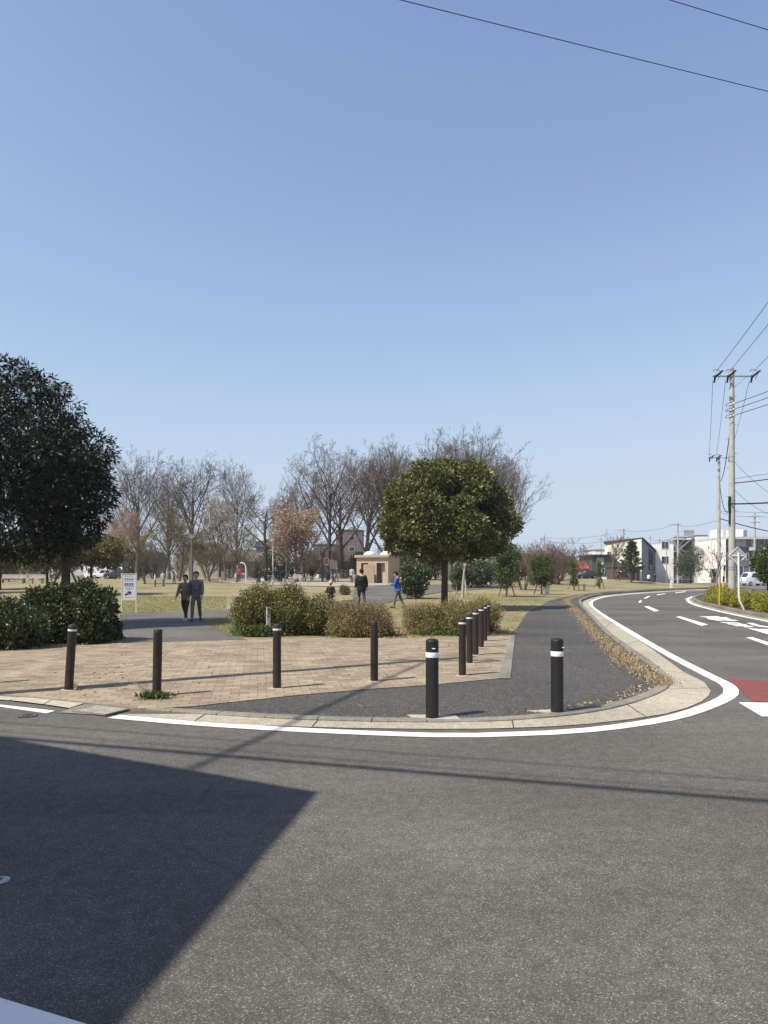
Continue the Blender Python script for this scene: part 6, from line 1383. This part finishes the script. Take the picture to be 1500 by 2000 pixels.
def person(label, p, rz, h, pose, top, bottom, shoe=(0.05,0.05,0.05), coat=0.0, hair=(0.012,0.010,0.010), cap=None, bulk=1.0, group=None, hood=False):
    s = h/1.72; big = 1.0 if h > 1.4 else 1.18          # children have larger heads
    rx = lambda v, a: Matrix.Rotation(R(a), 3, 'X') @ Vector(v)
    legs = []; low = 0
    for i, (th, kn) in enumerate(pose['legs']):
        sx = (-1, 1)[i]; hip = Vector((sx*.095*s, 0, 0)); knee = hip+rx((0,0,-.43*s), th); ank = knee+rx((0,0,-.41*s), th-kn)
        legs.append([hip, knee, ank, th-kn]); low = min(low, ank.z)
    pz_ = .085*s-low if 'sit' not in pose else pose['sit']*s+.1*s
    up = Vector((0,0,pz_)); lean = pose.get('lean', 0)
    for L in legs: L[0] = L[0]+up; L[1] = L[1]+up; L[2] = L[2]+up
    T = lambda v: rx(v, -lean)+up
    pel = T((0,0,.03*s)); wa = T((0,0,.17*s)); ch = T((0,.01*s,.34*s)); uc = T((0,0,.46*s)); nk = T((0,.0,.55*s))
    hp = pose.get('head', 0); H_ = lambda v: rx(v, -lean*.6-hp)+nk
    jaw = H_((0,.035*s,.075*s*big)); sk = H_((0,.01*s,.15*s*big)); cr = H_((0,-.005*s,.205*s*big)); nb = H_((0,0,.02*s))
    arms = []
    for i, (pt, ab, el) in enumerate(pose['arms']):
        sx = (-1, 1)[i]; sh = T((sx*.185*s,0,.455*s)); M_ = Matrix.Rotation(R(pt), 3, 'X') @ Matrix.Rotation(R(sx*-ab), 3, 'Y')
        e_ = sh+M_@Vector((0,0,-.29*s)); M2 = Matrix.Rotation(R(pt+el), 3, 'X') @ Matrix.Rotation(R(sx*-ab*.4), 3, 'Y')
        wr = e_+M2@Vector((0,0,-.25*s)); pa = wr+M2@Vector((0,0,-.075*s)); arms.append((sh,e_,wr,pa,M2,sx))
    V = [pel,wa,ch,uc,nk,nb,jaw,sk,cr]; E = [(0,1),(1,2),(2,3),(3,4),(4,5),(5,6),(6,7),(7,8)]
    b = s*bulk; Rr = [(.13*b,.10*b),(.115*b,.09*b),(.135*b,.10*b),(.10*b,.08*b),.052*s,.054*s,.068*s*big,.088*s*big,.062*s*big]
    for (sh,e_,wr,pa,M2,sx) in arms:
        k = len(V); V += [sh,e_,wr,pa]; E += [(3,k),(k,k+1),(k+1,k+2),(k+2,k+3)]; Rr += [.056*s,.042*s,.028*s,(.034*s,.020*s)]
    for (hp_,kn,an,a) in legs:
        k = len(V); V += [hp_,kn,an]; E += [(0,k),(k,k+1),(k+1,k+2)]; Rr += [.085*s,.055*s,.036*s]
    ex = MB()
    for (sh,e_,wr,pa,M2,sx) in arms:
        for f, (off, ln_) in enumerate(((-.028,.062),(-.010,.072),(.009,.068),(.026,.054))):
            q0 = pa+M2@Vector((0,off*s,-.01*s)); q1 = q0+M2@Vector((-sx*.006*s,off*.15*s,-ln_*.55*s)); q2 = q1+M2@Vector((-sx*.022*s,0,-ln_*.40*s)); ex.tube([q0,q1,q2],[.0095*s,.0085*s,.0065*s],5)
        q0 = wr.lerp(pa,.45)+M2@Vector((0,.02*s,0)); q1 = q0+M2@Vector((-sx*.01*s,.03*s,-.03*s)); ex.tube([q0,q1,q1+M2@Vector((-sx*.012*s,.008*s,-.03*s))],[.012*s,.010*s,.007*s],5)
    fr = H_((0,.098*s*big,.125*s*big)); ex.tube([H_((0,.085*s*big,.155*s*big)),fr,H_((0,.08*s*big,.115*s*big))],[.008*s,.014*s,.008*s],6)
    for sx in (-1,1): ex.tube([H_((sx*.083*s*big,0,.12*s*big)),H_((sx*.098*s*big,-.012*s,.155*s*big))],[.010*s,.016*s],5)
    ex.tube([H_((-.022*s,.088*s*big,.082*s*big)),H_((0,.098*s*big,.080*s*big)),H_((.022*s,.088*s*big,.082*s*big))],[.004*s,.007*s,.004*s],5)
    o = skin_mesh('person', V, E, Rr, M_SKIN, None, ex); o.location = p; o.rotation_euler = (0,0,rz); props(o, label, 'person', group)
    ey = MB()
    for sx in (-1,1): ey.ball(H_((sx*.034*s*big,.082*s*big,.135*s*big)),(.011*s,.008*s,.007*s),6,4)
    ey.build('eyes', M_HAIR, o)
    g_ = .022*s+coat*.02
    hem = T((0,0,-(.02+coat*.30)*s)); JV = [T((0,0,.06*s)),wa,ch,uc,T((0,0,.52*s))]; JE = [(0,1),(1,2),(2,3),(3,4)]; JR = [(.145*b+g_,.115*b+g_),(.125*b+g_,.10*b+g_),(.14*b+g_,.105*b+g_),(.10*b+g_,.085*b+g_*.5),.066*s]
    JV.append(hem); JE.append((0,5)); JR.append((.15*b+g_,.12*b+g_))
    for (sh,e_,wr,pa,M2,sx) in arms: k = len(JV); JV += [sh,e_,e_.lerp(wr,.93)]; JE += [(3,k),(k,k+1),(k+1,k+2)]; JR += [.066*s+g_*.5,.052*s+g_*.5,.040*s+g_*.4]
    skin_mesh('jacket', JV, JE, JR, cloth(top), o)
    TV = [T((0,0,.04*s)), up+Vector((0,0,-.02*s))]; TE = [(0,1)]; TR = [(.135*b,.11*b),(.13*b,.11*b)]
    for (hp_,kn,an,a) in legs: k = len(TV); TV += [hp_+Vector((0,0,-.06*s)),kn,an+(kn-an)*.08]; TE += [(1,k),(k,k+1),(k+1,k+2)]; TR += [.100*s,.072*s,.056*s]
    skin_mesh('trousers', TV, TE, TR, cloth(bottom), o)
    for (hp_,kn,an,a) in legs:
        f = lambda v: rx(v, max(-35, min(30, a)) if 'sit' not in pose else 0)+an
        mb = MB(); mb.tube([f((0,-.085*s,-.042*s)),f((0,-.06*s,-.04*s)),f((0,.02*s,-.035*s)),f((0,.10*s,-.048*s)),f((0,.165*s,-.055*s)),f((0,.185*s,-.06*s))],[.02*s,.044*s,.048*s,.042*s,.032*s,.012*s],10); mb.build('shoe', cloth(shoe), o, smooth=True)
    hb = MB(); n0 = len(hb.v); hb.ball((0,0,0),(1,1,1),14,9); c = H_((0,-.012*s,.158*s*big)); Rm = Matrix.Rotation(R(-lean*.6-hp), 3, 'X'); rr = .112*s*big
    for i in range(n0, len(hb.v)):
        v = hb.v[i]; zz = v.z
        if v.y > .15 and zz < .45: v = v*Vector((1,.0,1)) + Vector((0,.15,0)) if False else Vector((v.x*.78, min(v.y,.55)*.6, max(zz,.30)))
        zz = max(v.z, -.75 if v.y < 0 else -.2); hb.v[i] = c+Rm@(Vector((v.x*.93, v.y*.98, zz*1.03))*rr)
    hb.build('hair', cloth(hair), o, smooth=True)
    if cap:
        cb = MB(); n0 = len(cb.v); cb.ball((0,0,0),(1,1,1),14,8)
        for i in range(n0, len(cb.v)): v = cb.v[i]; cb.v[i] = c+Rm@(Vector((v.x, v.y*1.05, max(v.z,.12)*1.12))*rr*1.1)
        cb.tube([c+Rm@Vector((0,rr*.9,rr*.18)), c+Rm@Vector((0,rr*1.45,rr*.12))], [rr*.55,rr*.35], 8); cb.build('helmet' if 'helmet' in label else 'hat', cloth(cap), o, smooth=True)
    return o
def yh(px0, pyt, h, lo=10):       # distance at which a figure of height h has its head on that row
    best = min((abs(wz(pyt, Y)-gp(px0, Y).z-h), Y) for Y in [lo+.5*i for i in range(240)]); return best[1]
pA = at(362,1213)
person('person walking towards the plaza in white sneakers and dark brown trousers, left of the couple', pA, R(176), 1.60, WALK, (0.24,0.19,0.155), (0.055,0.035,0.032), (0.7,0.7,0.68), .3, group=None)
pB = at(383,1214)
person('person walking towards the plaza in grey trousers and dark shoes, right of the couple', pB, R(184), 1.70, dict(legs=[(-14,10),(18,5)], arms=[(16,8,20),(-12,8,12)]), (0.15,0.14,0.14), (0.14,0.14,0.13), (0.03,0.03,0.03), .3)
P_ = gp(706,35.0)
person('man in a long black coat walking away behind the brownish yellow shrub', P_, R(12), wz(1111,35)-P_.z, dict(legs=[(12,5),(-14,14)], arms=[(-6,14,10),(6,14,12)]), (0.022,0.020,0.020), (0.05,0.036,0.035), coat=.75, bulk=1.35)
P_ = at(777,1188)
pb = person('man in a bright blue jacket and grey-green trousers looking down at his hands', P_, R(78), 1.72, PHONE, (0.045,0.13,0.44), (0.13,0.15,0.12), (0.06,0.06,0.06), .1, bulk=1.1)
P_ = gp(646,31)
person('child in black with a pale helmet behind the large green shrub', P_, R(165), wz(1137,31)-P_.z, dict(legs=[(2,2),(-2,3)], arms=[(20,22,55),(25,10,70)], head=10), (0.016,0.018,0.020), (0.015,0.015,0.018), cap=(0.40,0.38,0.35), bulk=1.15)
def far(px, pyt, h, label, pose, top, bottom, rz, **kw):
    Y = yh(px, pyt, h, 45) if 'Y' not in kw else kw.pop('Y'); q = gp(px, Y); return person(label, q, rz, h, pose, top, bottom, **kw)
far(687,1107,1.70,'man in a pale shirt and dark trousers standing left of the toilet block', STAND, (0.42,0.42,0.36), (0.06,0.055,0.055), R(-20), Y=74)
far(692,1117,1.05,'small pale-clad child beside the man left of the toilet block', STAND, (0.45,0.42,0.38), (0.25,0.22,0.2), R(200), Y=73)
far(654,1118,1.1,'child in grey standing right of the play tower', REACH, (0.18,0.18,0.2), (0.12,0.11,0.11), R(150), Y=73)
far(641,1108,1.5,'child in white numbered shirt beside the play tower', STAND, (0.12,0.16,0.3), (0.06,0.06,0.08), R(180), Y=84)
far(467,1105,1.68,'person in a red jacket standing before the white arch', STAND, (0.55,0.05,0.07), (0.12,0.08,0.06), R(170), Y=80)
far(461,1116,1.1,'small child in white at the side of the person in red', STAND, (0.55,0.52,0.48), (0.5,0.48,0.44), R(180), Y=79)
far(303,1122,1.15,'child in a white shirt and brown trousers right of the notice board', STAND, (0.7,0.69,0.66), (0.16,0.10,0.06), R(100), Y=62)
far(318,1118,1.30,'child in a pale top with a ball at the feet, on the lawn', WALK, (0.48,0.46,0.42), (0.24,0.22,0.19), R(170), Y=66)
b = MB().ball((0,0,.12),(.12,.12,.12),14,9).build('ball', cloth((0.12,0.11,0.12)), None, smooth=True); b.location = gp(319.5,63); props(b, 'dark ball lying on the lawn before the child in the pale top', 'ball')
far(340,1108,1.6,'person in a light top half hidden behind the walking couple', REACH, (0.42,0.40,0.38), (0.13,0.12,0.12), R(90), Y=72)
far(280,1108,1.7,'person in black standing far behind the notice board', STAND, (0.02,0.02,0.02), (0.02,0.02,0.02), R(180), Y=92)
far(518,1107,1.65,'person with a black vest over a grey top, leftmost of the picnic group', REACH, (0.05,0.05,0.05), (0.03,0.03,0.035), R(-90), Y=80)
far(527,1109,1.6,'person in dark blue-grey standing second from the left in the picnic group', STAND, (0.04,0.045,0.055), (0.03,0.03,0.04), R(60), Y=82)
far(539,1109,1.6,'person in black with a white hat in the picnic group', REACH, (0.025,0.025,0.03), (0.02,0.02,0.02), R(40), Y=79, cap=(0.6,0.6,0.58))
far(550,1113,1.6,'person in black crouching beside the pushchair', CROUCH, (0.018,0.018,0.02), (0.02,0.02,0.02), R(90), Y=78)
far(561,1115,1.5,'person in black and white sitting on the ground in the picnic group', SIT, (0.06,0.06,0.065), (0.3,0.3,0.3), R(-70), Y=79)
far(570,1108,1.65,'person in black standing at the pale bench', STAND, (0.02,0.02,0.024), (0.03,0.025,0.025), R(20), Y=80)
far(579,1109,1.5,'person in dark brown behind the pale bench', STAND, (0.05,0.035,0.03), (0.03,0.03,0.03), R(200), Y=82)
far(594,1112,1.65,'person in black bending forward with white shoes, right of the bench', BEND, (0.018,0.02,0.022), (0.03,0.035,0.035), R(70), Y=77, shoe=(0.7,0.7,0.68))
far(609,1105,1.75,'person in black standing left of the slide', STAND, (0.02,0.02,0.022), (0.02,0.02,0.022), R(180), Y=83)
far(84,1109,1.6,'person in dark blue standing by the stone stools', STAND, (0.025,0.03,0.06), (0.02,0.025,0.05), R(0), Y=78)
far(100,1117,1.5,'person in grey sitting right of the white bench', SIT, (0.16,0.15,0.16), (0.08,0.07,0.09), R(90), Y=78)
um = far(48,1111,1.6,'person in black standing under a pale umbrella', dict(legs=[(2,2),(-2,3)], arms=[(3,9,12),(40,8,95)]), (0.02,0.02,0.022), (0.03,0.03,0.03), R(180), Y=88)
t = thing('umbrella', 'pale open umbrella held by the person in black at the far left', 'umbrella', um.location+Vector((-.2,-.3,1.15)))
MB().lathe([(.52,.55),(.46,.66),(.30,.77),(.08,.83),(.01,.86)], n=8).build('canopy', cloth((0.5,0.48,0.45)), t); MB().tube([(0,0,0),(0,0,.84)], .012, 6).build('shaft', M_WIRE, t)
q = at(1207,1134)
person('person in a dark jacket and black trousers walking on the mound before the garage', q, R(-70), 1.66, WALK, (0.10,0.07,0.06), (0.02,0.02,0.022), coat=.2)
far(1267,1111,1.60,'person in a white top and black trousers walking before the dark cladding', WALK, (0.78,0.78,0.76), (0.02,0.02,0.02), R(-60), Y=113)
far(1279,1109,1.72,'person in dark clothes right of the person in the white top', STAND, (0.04,0.045,0.05), (0.03,0.03,0.035), R(20), Y=113)
# thin even haze of the spring air
def haze(d):
    mb = MB(); mb.box((0, 270, 12), (1400, 900, 32)); o = mb.build('haze', M_EARTH); o.data.materials.clear()
    m = bpy.data.materials.new('haze_air'); m.use_nodes = True; N = m.node_tree.nodes; N.remove(N['Principled BSDF'])
    v = N.new('ShaderNodeVolumePrincipled'); v.inputs['Color'].default_value = (0.85,0.9,1,1); v.inputs['Density'].default_value = d; v.inputs['Anisotropy'].default_value = 0.2
    m.node_tree.links.new(v.outputs[0], N['Material Output'].inputs['Volume']); o.data.materials.append(m); props(o, 'thin pale haze in the air', 'haze', None, 'stuff')
haze(0.0004)
